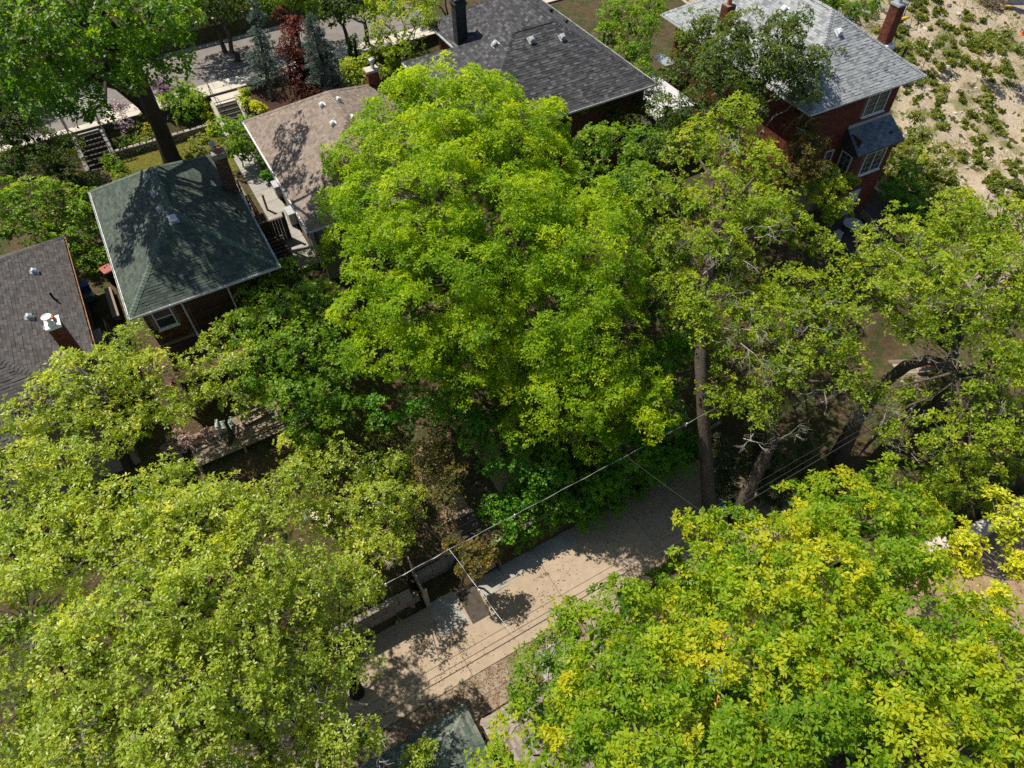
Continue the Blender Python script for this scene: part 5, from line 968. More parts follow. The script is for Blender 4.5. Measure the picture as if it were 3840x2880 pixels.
for z in (.5, 1.55): b = MB(); b.box((0, .9, z), (.05, 1.8, .07)); part('rail', b, mt_wood, t)
# ---- weathered deck with chair
dz = 4.85; t = thing('wooden_deck', 'weathered grey deck below the small olive tree', 'deck', X(-3.9, 24.2, dz), YAW)
for k in range(26): b = MB(); b.box((1.9, -.2 + k * .145, 0), (4.6, .135, .035), tint=random.random()); part('board', b, mt_wood, t)
for x in (-.3, 1.9, 4.1): b = MB(); b.box((x, -.15, -.6), (.12, .12, 1.2)); part('post', b, mt_wood, t)
t = thing('deck_railing', 'weathered railing with flat top round the deck corner', 'railing', X(0.2, 24.0, dz), YAW)
for y in (0, 1.0, 2.1): b = MB(); b.box((0, y, .45), (.1, .1, .9)); part('post', b, mt_wood, t)
for x in (-1.6, -.8): b = MB(); b.box((x, 0, .45), (.1, .1, .9)); part('post', b, mt_wood, t)
b = MB(); b.box((0, 1.0, .93), (.22, 2.4, .05)); part('top_board', b, mt_wood, t); b = MB(); b.box((-.85, 0, .935), (1.5, .22, .05)); part('top_board', b, mt_wood, t)
for z in (.2, .42, .64): b = MB(); b.box((.04, 1.0, z), (.03, 2.2, .11), tint=random.random()); part('rail', b, mt_wood, t); b = MB(); b.box((-.85, -.04, z), (1.6, .03, .11), tint=random.random()); part('rail', b, mt_wood, t)
t = thing('side_bench', 'plain weathered bench with back on the deck', 'bench', X(-1.0, 25.3, dz), YAW + .1)
b = MB(); b.box((0, 0, .42), (1.3, .4, .05)); part('seat', b, mt_wood, t); b = MB(); b.box((0, .25, .75), (1.3, .04, .3)); part('backrest', b, mt_wood, t)
for i in (-.6, .6): b = MB(); b.box((i, .05, .2), (.07, .4, .4)); part('leg', b, mt_wood, t)
mt_chair = M('pale_green_paint', [(0, (0.24, 0.32, 0.30)), (1, (0.36, 0.44, 0.41))], .6, attr='tint', grain=.15)
t = thing('adirondack_chair', 'faded green slatted garden chair on the weathered deck', 'chair', X(-2.45, 25.4, dz), YAW + R(165))
for k in range(5): b = MB(); b.box((0, -.3 + k * .12, .36 - k * .03), (.52, .1, .025), tint=random.random()); part('seat_slat', b, mt_chair, t)
for k in range(5): b = MB(); x = -.22 + k * .11; b.bar((x, .28, .22), (x * 1.15, .62, .98 - abs(k - 2) * .05), .095, .022, random.random()); part('back_slat', b, mt_chair, t)
for i in (-1, 1):
    b = MB(); b.box((i * .34, -.02, .55), (.12, .72, .03)); part('arm', b, mt_chair, t); b = MB(); b.box((i * .31, -.32, .27), (.03, .1, .54)); part('leg', b, mt_chair, t); b = MB(); b.bar((i * .29, -.35, .36), (i * .29, .55, .08), .03, .11); part('leg', b, mt_chair, t)
t = thing('side_wall_board', 'sunlit wooden garden bed edge left of the weathered deck', 'garden edging', X(-5.0, 24.6, 4.6), YAW + .05)
b = MB(); b.box((0, 1.2, .22), (.5, 3.2, .1)); part('cap_board', b, mt_wood, t); b = MB(); b.box((.2, 1.2, .0), (.08, 3.2, .4)); part('side_board', b, mt_woodd, t)
tree('flowering_shrub', 'pink flowering shrub below the weathered deck', 'bush', LM['pink'], 'shrub', [(660, 1650, 5, .35), (700, 1660, 5, .35), (780, 1630, 5, .3), (740, 1660, 4.8, .3), (640, 1690, 4.8, .3)], None, tr=.04, seed=97, low=-.6, dens=.6)
for px, py, lab in ((1072, 1648, 'upper red flower pot in the dark gap right of the deck'), (1076, 1672, 'lower red flower pot in the dark gap right of the deck')):
    p = P(px, py, 5); b = MB(); b.lathe((p[0], p[1], 4.75), [(.1, 0), (.15, .25), (.16, .3), (.12, .3)], 12); single('flower_pot', b, mt_maroon, lab, 'pot')
# ---- bleached wood stack and bits under the pin oaks
t = thing('lounger', 'bleached slatted wooden lounger glimpsed under the pin oaks', 'chair', X(-.1, 19.2, 3.4), YAW + .5)
for k in range(8): b = MB(); b.box((0, -.7 + k * .19, .36), (.62, .12, .03), tint=1); part('slat', b, mt_whitestone, t)
for i in (-1, 1): b = MB(); b.box((i * .3, 0, .3), (.05, 1.6, .07)); part('rail', b, mt_whitestone, t); b = MB(); b.box((i * .3, .7, .15), (.05, .06, .3)); part('leg', b, mt_whitestone, t); b = MB(); b.bar((i * .3, .7, .36), (i * .3, 1.1, .95), .05, .04); part('back_rail', b, mt_whitestone, t)
b = MB(); b.box((0, -.1, .42), (.5, .9, .07)); part('cushion', b, M('cream_cloth', [(0, (.6, .5, .34)), (1, (.66, .55, .4))], .9), t)
# ---- lane side: parking niche, boards, stairs, hedge
t = thing('retaining_wall', 'low concrete retaining wall at the back of the parking niche', 'wall', X(4.1, 15.2, 0), YAW)
for k in range(3): b = MB(); b.box((-.88 + k * .88, .14, .55), (.86, .28, 1.15)); part('block', b, mt_conc2, t)
for k in range(3): b = MB(); b.box((-.88 + k * .88, .35, 1.35), (.84, .26, .42)); part('block', b, mt_stone, t)
for k in range(2): b = MB(); b.box((0, .55, 1.72 + k * .24), (2.7, .07, .22), tint=random.random()); part('timber', b, mt_wood, t)
t = thing('board_wall', 'tall weathered board wall standing at the left of the niche', 'fence', X(2.7, 14.0, 0), YAW)
for k in range(8): b = MB(); b.box((0, .08 + k * .155, 1.05 + k * .09), (.05, .145, 2.1 + k * .18), tint=random.random()); part('board', b, mt_wood, t)
b = MB(); b.box((.08, -.06, 1.02), (.2, .12, 2.05), tint=.9); part('post', b, mt_wood, t)
for z in (.5, 1.7): b = MB(); b.box((.07, .65, z), (.07, 1.2, .09)); part('rail', b, mt_wood, t)
t = thing('retaining_wall', 'dark stone retaining wall along the lane below the pin oaks', 'wall', X(-12, 14.3, 0), YAW)
for k in range(22):
    for r in range(3): b = MB(); b.box((k * .66 + (.33 if r % 2 else 0), random.uniform(-.02, .02), .34 + r * .66), (.64, .3, .64), tint=random.random() * .5); part('block', b, mt_stone, t)
t = thing('retaining_wall', 'shaded retaining wall of blocks behind the ivy hedge', 'wall', X(7.0, 14.55, 0), YAW)
for k in range(22):
    for r in range(3): b = MB(); b.box((k * .66 + (.33 if r % 2 else 0), random.uniform(-.02, .02), .33 + r * .66), (.64, .3, .64), tint=random.random() * .5); part('block', b, mt_stone, t)
t = steps('lane_stairs', 'worn wooden stairs climbing from the niche into the yard', 5.5, 6.5, 14.5, 1.55, 16.3, 3.0, 6, mt_wood, False, None)
for s in (-1, 1): b = MB(); b.bar((s * .55, -.1, -.1), (s * .55, 1.9, 1.5), .06, .24); part('stringer', b, mt_woodd, t)
b = MB(); uvbox(b, 5.5, 6.6, 14.05, 14.5, -.1, 1.5); single('stair_landing', b, mt_conc2, 'concrete block landing beneath the wooden lane stairs', 'landing')
sheet('yard_path', 5.0, 6.6, 16.3, 20.5, .3, .3, lambda x, y, u, v: hz(x, y) + .04, mt_dirt)
sheet('yard_patch', 8.2, 10.5, 16, 19.5, .3, .3, lambda x, y, u, v: hz(x, y) + .04, mt_dirt)
t = thing('lane_gate', 'short stepped wooden fence at the end of the ivy hedge by the apron', 'fence', X(10.0, 14.25, 0), YAW)
for k in range(5): b = MB(); b.box((.35, .0, .2 + k * .24), (.8, .05, .21), tint=random.random()); part('board', b, mt_wood, t)
for i in (-.1, .8): b = MB(); b.box((i, -.06, .65), (.11, .11, 1.35)); part('post', b, mt_wood, t)
t = thing('lane_fence', 'low wooden fence end left of the ivy hedge by the apron', 'fence', X(6.72, 13.9, 0), YAW)
for k in range(6): b = MB(); b.box((0, k * .16, .5), (.05, .15, 1.0), tint=random.random()); part('board', b, mt_woodd, t)
IV = [('ivy covered hedge along the lane, left part above the grey apron', [(1900, 1960, 1.9, .7, .05), (1980, 1920, 2, .75, .05), (2060, 1880, 2.1, .75, .04), (1860, 1900, 2.6, .7), (1960, 1840, 2.8, .8), (2040, 1800, 2.9, .7), (1880, 2010, 1.3, .45, .05), (1980, 1985, 1.2, .5, .05), (2080, 1940, 1.2, .45)], 101),
      ('ivy covered hedge along the lane, right part beyond the short stepped fence', [(2160, 1880, 2.2, .8, .05), (2250, 1840, 2.2, .85, .04), (2340, 1800, 2.2, .8), (2430, 1740, 2.2, .8, -.05), (2200, 1940, 1.2, .6, .04), (2290, 1900, 1.1, .6), (2520, 1700, 2, .7, -.08), (2140, 1800, 3, .8), (2260, 1760, 3.1, .8, -.02), (2580, 1670, 1.8, .6, -.1), (2390, 1830, 1, .5, -.05)], 102)]
hw = [(u, 14.75 + .12 * math.sin(u * 3), z, .52, .04) for u in np.arange(7.1, 20, .75) for z in (.75, 1.6)]
for k, (lab, lob, sd) in enumerate(IV): tree('ivy_hedge', lab, 'hedge', LM['ivy'], 'round', lob, None, tr=.05, seed=sd, low=-.7, dens=1.1, limbs=False, more=[q for q in hw if (q[0] > 10.9) == (k == 1)])
t = thing('yard_box', 'old timber planter box glimpsed under the domed tree', 'planter', P(2310, 1670, 3.4), YAW)
for i, j, s in ((0, .6, (1.3, .06, .3)), (0, -.6, (1.3, .06, .3)), (.65, 0, (.06, 1.2, .3)), (-.65, 0, (.06, 1.2, .3))): b = MB(); b.box((i, j, .1), s); part('board', b, mt_wood, t)
b = MB(); b.box((0, 0, .05), (1.2, 1.1, .2)); part('soil', b, mt_dirt, t)
# ---- cables
def cable(name, label, pts, r, mat, sag=0.0, twist=None, cl=()):
    a = pts[0]; t = thing(name, label, 'cable', a); o = np.array(a, float); P_ = []
    for p, q in zip(pts[:-1], pts[1:]):
        for k in range(25): f = k / 25; P_.append(np.array(p) + (np.array(q) - np.array(p)) * f - np.array([0, 0, 4 * sag * f * (1 - f)]))
    P_.append(np.array(pts[-1])); b = MB(); b.tube([p - o for p in P_], r, 6); part('conductor', b, mat, t)
    if twist:
        Q = []; d = P_[-1] - P_[0]; L = np.linalg.norm(d); d /= L; s = np.cross(d, [0, 0, 1.0]); u = np.cross(s, d); n = int(L / .11); S_ = np.linspace(0, len(P_) - 1.001, n)
        for f in S_: i = int(f); c = P_[i] + (P_[i + 1] - P_[i]) * (f - i); an = f / len(P_) * L / 1.6 * 6.28; Q.append(c - o + (s * math.cos(an) + u * math.sin(an)) * r * 1.9)
        b = MB(); b.tube(Q, twist[0], 5); part('neutral_wire', b, twist[1], t)
    for f in cl:
        c = P_[int(f * (len(P_) - 1))] - o; b = MB(); b.tube([c + np.array([0, 0, .05]), c - np.array([0, 0, .22])], .03, 6); part('clamp', b, mt_white, t)
mt_cab = M('grey_cable', [(0, (.14, .145, .15)), (1, (.18, .185, .19))], .5); mt_alu = M('bright_aluminium_wire', [(0, (.38, .40, .42)), (1, (.42, .44, .46))], .35, metal=.3); mt_blk = M('black_cable', [(0, (.025, .024, .022)), (1, (.035, .034, .03))], .6)
CZ = 7.0; ca = X(-14, 12.7, CZ); cb = X(30, 13.1, CZ); cj = X(4.0, 12.85, CZ)
cable('overhead_cable', 'pale twisted overhead cable running along the hedge side of the lane', [ca, cj, cb], .009, mt_cab, .12, (.008, mt_alu), (.42, .58, .74))
cable('service_drop', 'pale twisted service cable crossing the lane between two overhead lines', [cj, X(4.5, 8.38, CZ)], .006, mt_cab, .05, (.006, mt_alu), (.5,))
cable('overhead_wire', 'thick black overhead wire along the lane, nearer the bottom garages', [X(-14, 8.42, CZ), X(30, 8.38, CZ)], .02, mt_blk, .15)
cable('overhead_wire', 'thin dark overhead wire just above the thick black lane wire', [X(-14, 8.62, CZ + .05), X(30, 8.60, CZ + .05)], .012, mt_blk, .18)
cable('overhead_wire', 'thinnest dark overhead wire of the three lane wires', [X(-14, 9.0, CZ), X(30, 8.85, CZ)], .010, mt_blk, .18)
cable('yard_wire', 'thin dark wire from the twisted cable up into the yard trees', [cj, X(2.6, 19.5, 6.2), X(-1, 26, 8.6)], .005, mt_blk, .1)
cable('service_drop', 'thin wire hanging across the lane near the tall bare trunk', [X(12.9, 13.05, CZ), X(14.2, 8.5, CZ)], .012, mt_blk, .08, None, (.9,))
# ---------------------------------------------------------------- sandy lot
rg = np.random.default_rng(44); rr_ = random.Random(4); mesh = []
for k in range(9):
    m = MB(); n = 7; pr = [rr_.uniform(.7, 1.1) for _ in range(n)]; hh = rr_.uniform(.35, .7)
    vs = [(math.cos(6.28 * i / n) * pr[i] * .5 * (1 if q == 0 else .75), math.sin(6.28 * i / n) * pr[i] * .38 * (1 if q == 0 else .7), q * hh * rr_.uniform(.35, .55) - .06) for q in (0, 1) for i in range(n)]
    m.add(vs, [tuple(range(n - 1, -1, -1)), tuple(range(n, 2 * n))] + [(i, (i + 1) % n, n + (i + 1) % n, n + i) for i in range(n)], rr_.random()); mesh.append(m.mesh('rubble_stone', mt_whitestone if k < 7 else mt_stone))
KN = [(3640, 640, 160), (3720, 760, 130), (3480, 90, 150), (3560, 60, 110), (3660, 130, 60), (3520, 200, 90), (3640, 340, 90), (3480, 190, 60), (3780, 700, 120), (3620, 440, 120), (3380, 520, 60), (3520, 480, 120)]
cnt = 0
for k in range(520):
    if cnt >= 190: break
    a = KN[rr_.randrange(len(KN))]; px, py = rr_.gauss(a[0], a[2] * .5), rr_.gauss(a[1], a[2] * .55)
    if rr_.random() < .3: px, py = rr_.uniform(3300, 3840), rr_.uniform(0, 900)
    if py < 330 - (px - 3100) * .1 and px < 3400: continue
    p = rootz(px, py); u, v = UV(p)
    if u < 44 or u > 78 or v > 60: continue
    s = min(.95, .16 + abs(rr_.gauss(0, .22))) ; b = Matrix.Translation((p[0], p[1], p[2] + .02)) @ Matrix.Rotation(rr_.uniform(0, 6.28), 4, 'Z') @ Matrix.Rotation(rr_.uniform(-.25, .25), 4, 'X') @ Matrix.Diagonal((s, s, s * .8, 1))
    tag(link('rubble_stone', mesh[rr_.randrange(9)], basis=b), 'pale broken stone lying on the sandy lot', 'stone', 'broken stones on the sandy lot'); cnt += 1
o = litter('pebbles', 5000, (43.6, 70), (15, 60), lambda x, y: hz(x, y) + .03, (.05, .16), mt_whitestone, 6); o['label'] = 'small rubble and pebbles on the sandy lot'
def lotmask(u, v, rg):
    q = np.sin(u * .9 + 1.3 * np.sin(v * .6)) * np.cos(v * .75 + u * .2) + .5 * np.sin(u * 2.3 - v * 1.7); path = np.exp(-((u - (51.5 + .18 * (v - 30))) / 1.5) ** 2)
    near = np.exp(-((u - 45.5) / 3.5) ** 2) * (v < 38)
    return rg.random(len(u)) < np.clip(.30 + .5 * q + 1.5 * near - .85 * path, .02, 1)
o = blades('dry_grass', 55000, (43.6, 72), (15, 60), .20, .06, LM['weed'], 7, lotmask, 'patchy dry grass and weeds on the sandy lot', .03)
def weeds(name, n, seed):
    rg = np.random.default_rng(seed); u = rg.uniform(43.8, 66, n * 4); v = rg.uniform(16, 52, n * 4); k = lotmask(u, v, rg); u, v = u[k][:n], v[k][:n]; L = []
    p = u[:, None] * UA + v[:, None] * VA; z = hz(p[:, 0], p[:, 1])
    for i in range(len(u)): r = rg.uniform(.05, .2) if rg.random() < .8 else rg.uniform(.2, .36); L.append((np.array([p[i, 0], p[i, 1], z[i] + r * .2]), r, rg.uniform(-.25, .2)))
    V, T, _ = foliage(L, 'shrub', seed, .6, -.2); NL[0] += len(T); o = link(name, quads_np(name, V, 2, T, LM['weed']), kind='stuff'); o['label'] = 'low weeds dotted over the sandy lot'
weeds('weeds', 1100, 8)
LB = [('dark green vine covered bush at the corner of the brick house', 'ivy', [(3390, 650, 4.8, .7, .05), (3360, 720, 4.2, .8, .05), (3430, 720, 4.2, .7, .04), (3400, 790, 3.6, .8, .02), (3460, 790, 3.6, .6, .04), (3480, 850, 3.2, .5)], 111, .7),
      ('bright weed bush beside the light roof corner on the lot', 'weed', [(3430, 440, 6.0, .6), (3470, 500, 5.6, .6, -.05), (3420, 510, 5.4, .5), (3400, 580, 4.9, .5)], 112, .3),
      ('olive weed bush in the middle of the sandy lot', 'weed', [(3500, 560, 5.2, .5, .05), (3540, 600, 5, .6), (3560, 650, 4.7, .5, .1), (3500, 640, 4.7, .5)], 113, .3),
      ('pale round weed bush on the sandy lot below the olive one', 'pinoak', [(3470, 600, 5.0, .45, .12), (3450, 560, 5.1, .35, .1)], 114, .3),
      ('yellow green bush on the lot above the spreading oak', 'weed', [(3550, 750, 4.1, .6, .1), (3600, 720, 4.2, .5, .1), (3520, 720, 4.2, .45), (3640, 780, 3.8, .4, .1)], 115, .3),
      ('grassy weed clump near the rubble at the upper right of the lot', 'weed', [(3690, 145, 7.3, .5), (3720, 175, 7.1, .4), (3770, 130, 7.4, .6, -.1), (3820, 190, 7, .5, -.1)], 116, .2),
      ('green weed clump beside the chimney of the brick house', 'weed', [(3540, 145, 7, .45, -.05), (3520, 170, 6.8, .4, -.05), (3440, 170, 6.8, .4)], 117, .2),
      ('bushes behind the blue fence at the top', 'green', [(3140, 20, 9, .7, .1), (3200, 40, 8.6, .6), (3090, -10, 9.4, .8, .05), (3280, 20, 8.8, .6, .05)], 118, .5)]
for lab, m, lob, sd, tz in LB: tree('bush', lab, 'bush', LM[m], 'shrub' if m != 'ivy' else 'round', lob, None, tr=.04, seed=sd, low=-.5)
# construction fence
mt_fblue = M('blue_fence_paint', [(0, (.03, .13, .30)), (1, (.05, .18, .38))], .5); mt_yel = M('yellow_block', [(0, (.55, .36, .03)), (1, (.62, .42, .05))], .6)
t = thing('construction_fence', 'blue wire construction fence behind the brick chimney', 'fence', rootz(3185, 80), R(8)); o = np.array(t.location)
fp = [rootz(3060, -10), rootz(3185, 78), rootz(3380, 82), rootz(3420, -20)]
a_ = R(8); rot = lambda w: np.array([w[0] * math.cos(-a_) - w[1] * math.sin(-a_), w[0] * math.sin(-a_) + w[1] * math.cos(-a_), w[2]])
for p in fp: b = MB(); q = rot(p - o); b.tube([q, q + np.array([0, 0, 1.9])], .04, 8); part('post', b, mt_fblue, t)
for p, q in zip(fp[:-1], fp[1:]):
    for z in (.15, 1.0, 1.85): b = MB(); b.tube([rot(p - o) + np.array([0, 0, z]), rot(q - o) + np.array([0, 0, z])], .022, 6); part('rail', b, mt_fblue, t)
    b = MB(); n = int(np.linalg.norm(q - p) / .12)
    for k in range(n): c = rot(p - o) + (rot(q - o) - rot(p - o)) * k / n; b.tube([c + np.array([0, 0, .15]), c + np.array([0, 0, 1.85])], .005, 3, cap=False)
    part('wire_mesh', b, mt_fblue, t, kind='stuff')
b = MB(); q = rot(rootz(3385, 92) - o); b.box((q[0], q[1], .07), (.75, .25, .14), .3); part('foot_block', b, mt_yel, t)
t = thing('hoarding', 'grey mesh covered hoarding panel at the top right corner', 'fence', rootz(3770, 20), YAW + R(-33)); 
for k in range(4): b = MB(); b.box((.9 + k * 1.85, 0, .9), (1.8, .05, 1.75), tint=.5); part('panel', b, mt_ventg, t)
for k in range(4): b = MB(); b.tube([(k * 1.85, -.05, 0), (k * 1.85, -.05, 1.95)], .04, 8); part('post', b, mt_fblue, t)
b = MB(); b.box((.1, -.3, .06), (.7, .22, .12)); part('foot_block', b, mt_yel, t)
p = rootz(3832, 128); b = MB(); b.lathe(p, [(.2, 0), (.2, .03), (.13, .05), (.03, .5), (.02, .5)], 12); single('traffic_cone', b, M('orange_plastic', [(0, (.6, .14, .03)), (1, (.66, .18, .04))], .6), 'orange cone at the right edge of the sandy lot', 'cone')
def brush(name, label, px, py, n, L, seed, mat):
    rg = np.random.default_rng(seed); c = rootz(px, py); t = thing(name, label, 'brush pile', c)
    b = MB()
    for k in range(n):
        a = rg.uniform(0, 3.14); d = np.array([math.cos(a), math.sin(a), rg.normal(0, .12)]); l = L * rg.uniform(.4, 1); q = np.array([rg.normal(0, .6), rg.normal(0, .5), abs(rg.normal(.15, .15))]); b.tube([q - d * l / 2, q + rg.normal(0, .08, 3), q + d * l / 2], [.03, .022, .01], 4, tint=rg.random())
    part('cut_branches', b, mat, t, kind='stuff')
brush('brush_pile', 'pile of cut grey branches at the right edge of the sandy lot', 3830, 340, 70, 1.9, 1, mt_twig)
brush('brush_pile', 'dark purple brush pile at the top of the sandy lot', 3710, 15, 160, 1.3, 2, mt_twigd)
for k, (px, py, an, L) in enumerate(((3560, 285, .9, 1.1), (3690, 200, 1.7, .9))):
    p = rootz(px, py); b = MB(); d = np.array([math.cos(an), math.sin(an), 0]) * L / 2; b.bar(p - d + np.array([0, 0, .08]), p + d + np.array([0, 0, .1]), .12, .04); single('loose_plank', b, mt_wood, ('short pale plank on the sandy lot right of the grey eave', 'thin pale plank on the lot among upper right weeds')[k], 'plank')
# ---- rear patio of the brick house
p = rootz(3185, 870); t = thing('round_table', 'round glass patio table outside the brick house door', 'table', p)
b = MB(); b.lathe((0, 0, .7), [(.62, 0), (.64, .015), (.62, .03)], 28); part('tabletop', b, mt_ventg, t); b = MB(); b.lathe((0, 0, .735), [(.02, 0), (.02, .02)], 8); part('hole_ring', b, mt_black, t)
for k in range(4): b = MB(); a = k * 1.571 + .6; b.tube([(math.cos(a) * .5, math.sin(a) * .5, 0), (math.cos(a) * .42, math.sin(a) * .42, .7)], .02, 6); part('leg', b, mt_black, t)
p = rootz(3245, 840); t = thing('wicker_bench', 'worn slatted wicker seat beside the patio table', 'bench', p, YAW + R(80))
for k in range(11): b = MB(); b.box((-.45 + k * .09, 0, .42), (.075, .5, .03), tint=random.random()); part('slat', b, mt_wood, t)
for i in (-.42, .42):
    for j in (-.2, .2): b = MB(); b.box((i, j, .2), (.05, .05, .4)); part('leg', b, mt_wood, t)
b = MB(); b.box((0, .24, .7), (1.0, .04, .45)); part('backrest', b, mt_wood, t)
p = rootz(3334, 835); b = MB(); b.lathe(p, [(.2, 0), (.24, .12), (.2, .24), (.08, .32), (.02, .33)], 14); single('white_pot', b, mt_white, 'small white domed pot near the dark vine bush', 'pot')
sheet('patio', 37, 44.5, 18.5, 23.2, .4, .4, lambda x, y, u, v: hz(x, y) + .04, mt_dark)
p = rootz(3130, 905); t = thing('storage_bin', 'grey metal bin at the foot of the pale blue door', 'bin', p, R(30)); b = MB(); b.box((0, 0, .35), (.5, .4, .7)); part('body', b, mt_ventg, t); b = MB(); b.box((0, 0, .73), (.56, .46, .05)); part('lid', b, mt_galv, t)
# ---- things under the right oaks
t = thing('plank_deck', 'broken grey plank deck under the bare oak limbs', 'deck', P(3450, 1410, 3.0), YAW - .5)
for k in range(16): b = MB(); b.box((random.uniform(-.1, .1), -1.1 + k * .15, random.uniform(0, .03)), (2.6, .14, .04), tint=random.random()); part('board', b, mt_wood, t)
t = thing('brick_planter', 'red topped brick planter beside the plank deck', 'planter', P(3490, 1370, 3.6), YAW - .4)
for r in range(4):
    for k in range(6): b = MB(); b.box((-.55 + k * .22 + (.1 if r % 2 else 0), 0, -.3 + r * .08), (.205, .2, .07), tint=random.random()); part('brick', b, M('orange_brick', [(0, (.28, .10, .06)), (1, (.42, .18, .10))], .85, attr='tint') if r == 3 else mt_whitestone, t)
for k, (px, py, z, an, lab) in enumerate(((3590, 1430, 3, .62, 'slanted grey plank fence right of the planter'), (3400, 1560, 2.2, .62, 'dark plank fence leaning below the deck'), (3280, 1640, 1.6, .62, 'dark shaded plank fence under the lower bare twigs'))):
    t = thing('plank_fence', lab, 'fence', P(px, py, z), YAW + .25 if k == 0 else YAW + .2)
    for q in range(15): b = MB(); b.box((-1.1 + q * .15, 0, 0), (.14, .03, 1.5), tint=random.random()); part('board', b, mt_woodd if k else mt_wood, t)
    b = MB(); b.box((0, .02, .78), (2.3, .1, .04), tint=.9); part('top_rail', b, mt_wood, t)
for lab, lob, sd in (('green groundcover shrub left of the slanted plank fence', [(3540, 1390, 3.2, .5, .1), (3500, 1440, 3, .5, .1), (3420, 1440, 2.8, .4, .05)], 121), ('dark shrub in the hollow below the planter', [(3640, 1450, 2.6, .8, -.1), (3720, 1480, 2.4, .8, -.1), (3600, 1530, 2.2, .7, -.12)], 122), ('scrubby bush above the bare stone wall', [(3480, 1830, 2, .7, 0), (3580, 1870, 1.9, .6, .05), (3700, 1880, 1.9, .6), (3480, 1920, 1.8, .5, .05), (3780, 1760, 2.2, .7)], 123)):
    tree('bush', lab, 'bush', LM['oak'], 'shrub', lob, None, tr=.04, seed=sd, low=-.5)
ws = [UV(rootz(px, py)) for px, py in ((3400, 2085), (3560, 2060), (3700, 1990), (3860, 1890))]
t = thing('boulder_wall', 'pale rough stone wall top under the golden oak leaves', 'wall', X(*ws[0], .0), 0); o = np.array(t.location)
for (p, q) in zip(ws[:-1], ws[1:]):
    A = X(*p, 0); B = X(*q, 0); n = max(2, int(np.linalg.norm(B - A) / .55)); d = (B - A) / n
    for k in range(n):
        c = A + d * (k + .5) - o
        for r in range(3): b = MB(); L = np.linalg.norm(d); b.box((c[0] + random.uniform(-.04, .04), c[1] + random.uniform(-.05, .05), .2 + r * .42), (L * random.uniform(.9, .98), .55 + .15 * (r == 2), .4), math.atan2(d[1], d[0]) + random.uniform(-.08, .08), random.random()); part('stone', b, mt_whitestone if r == 2 else mt_stone, t)
for px, py, lab in ((2420, 2190, 'dark boulder at the lane edge, left one of the two'), (2545, 2170, 'dark boulder at the lane edge, right one of the two')):
    p = P(px, py, .2); b = MB(); n = 10
    vs = [(p[0] + math.cos(6.28 * i / n) * r * random.uniform(.9, 1.1), p[1] + math.sin(6.28 * i / n) * r * .8 * random.uniform(.9, 1.1), z) for r, z in ((.5, -.2), (.58, .15), (.42, .45), (.15, .58)) for i in range(n)]
    b.add(vs, [(j * n + i, j * n + (i + 1) % n, (j + 1) * n + (i + 1) % n, (j + 1) * n + i) for j in range(3) for i in range(n)] + [tuple(3 * n + i for i in range(n))]); single('boulder', b, mt_barkd, lab, 'boulder', 'boulders at the lane edge', True)
blades('grass', 5000, (11, 15), (8.2, 9.9), .35, .04, LM['green'], 11, None, 'long grass round the boulders at the lane edge')
# play house and tarp
t = thing('play_house', 'brightly coloured play house glimpsed through the oak leaves', 'play house', X(12.3, 4.6, 0), YAW + .3)
mt_red = M('red_plastic', [(0, (.42, .03, .03)), (1, (.48, .05, .04))], .5); mt_or = M('orange_panel', [(0, (.55, .24, .03)), (1, (.62, .3, .05))], .6); mt_bl2 = M('bright_blue_plastic', [(0, (.05, .19, .48)), (1, (.07, .24, .55))], .5)
for i in (-.7, .7):
    for j in (-.7, .7): b = MB(); b.box((i, j, .9), (.1, .1, 1.8)); part('post', b, mt_wood, t)
for s in (-1, 1): b = MB(); b.add([(-.9, 0, 2.5), (.9, 0, 2.5), (.9, s * .95, 1.75), (-.9, s * .95, 1.75), (-.9, 0, 2.46), (.9, 0, 2.46), (.9, s * .95, 1.71), (-.9, s * .95, 1.71)], [(0, 1, 2, 3), (7, 6, 5, 4), (0, 4, 5, 1), (1, 5, 6, 2), (2, 6, 7, 3), (3, 7, 4, 0)]); part('roof_panel', b, mt_bl2 if s < 0 else mt_yel, t)
b = MB(); b.box((0, .74, .6), (1.4, .04, .6)); part('side_panel', b, mt_red, t); b = MB(); b.box((0, 0, .85), (1.4, 1.4, .06)); part('floor', b, mt_wood, t)
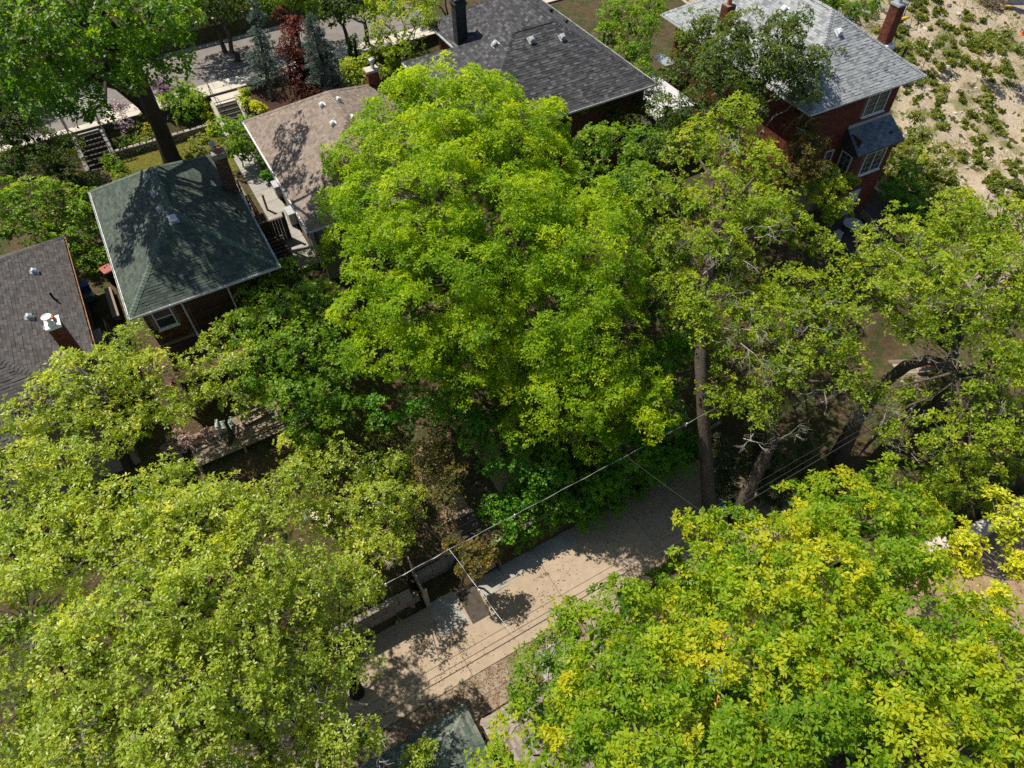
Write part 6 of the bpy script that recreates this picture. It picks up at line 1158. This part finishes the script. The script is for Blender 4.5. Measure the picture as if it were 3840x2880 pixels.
b = MB(); b.add([(.7, -.4, .9), (.7, .2, .9), (2.3, .2, .1), (2.3, -.4, .1), (.7, -.4, .84), (.7, .2, .84), (2.3, .2, .04), (2.3, -.4, .04)], [(0, 1, 2, 3), (7, 6, 5, 4), (0, 4, 5, 1), (1, 5, 6, 2), (2, 6, 7, 3), (3, 7, 4, 0)]); part('slide', b, mt_or, t)
for px, py, lab in ((2690, 2630, 'orange panel low among the oak leaves, upper one'), (2735, 2670, 'orange panel low among the oak leaves, lower one')):
    p = P(px, py, 1.6); b = MB(); b.box(p, (.5, .35, .05), .7); b.box(p - np.array([0, 0, .8]), (.06, .06, 1.55), .7); single('orange_board', b, mt_or, lab, 'panel')
p = P(2705, 1912, .3); b = MB(); n = 9
vs = [(p[0] + (i / n - .5) * 1.0, p[1] + (j / n - .5) * .8, .25 + .16 * math.sin(i * 1.9) * math.cos(j * 1.4) + .25 * (1 - ((i / n - .5) * 2) ** 2)) for j in range(n + 1) for i in range(n + 1)]
b.add(vs, [(j * (n + 1) + i, j * (n + 1) + i + 1, (j + 1) * (n + 1) + i + 1, (j + 1) * (n + 1) + i) for j in range(n) for i in range(n)]); o = single('tarp', b, mt_bl2, 'crumpled blue tarp between the two big trunks at the lane', 'tarp', None, True)
t = thing('paver_patio', 'grey paver drive beside the lane under the oaks', 'paving', X(5.9, 7.5, -.02), YAW)
for r in range(9):
    for k in range(8): b = MB(); b.box((k * .31 + (.15 if r % 2 else 0), .1 + r * .22, 0), (.295, .205, .06), tint=random.random()); part('paver', b, M('grey_paver', [(0, (.22, .2, .19)), (1, (.36, .33, .31))], .9, attr='tint', grain=.2), t)
t = thing('side_fence', 'narrow dark wooden fence between the two lane garages', 'fence', X(2.15, 6.0, 0), YAW)
for k in range(9): b = MB(); b.box((0, -1.2 + k * .28, 1.0), (.09, .1, 2.0), tint=random.random()); part('picket', b, mt_wood, t)
for z in (.4, 1.7): b = MB(); b.box((.07, 0, z), (.05, 2.5, .09)); part('rail', b, mt_woodd, t)
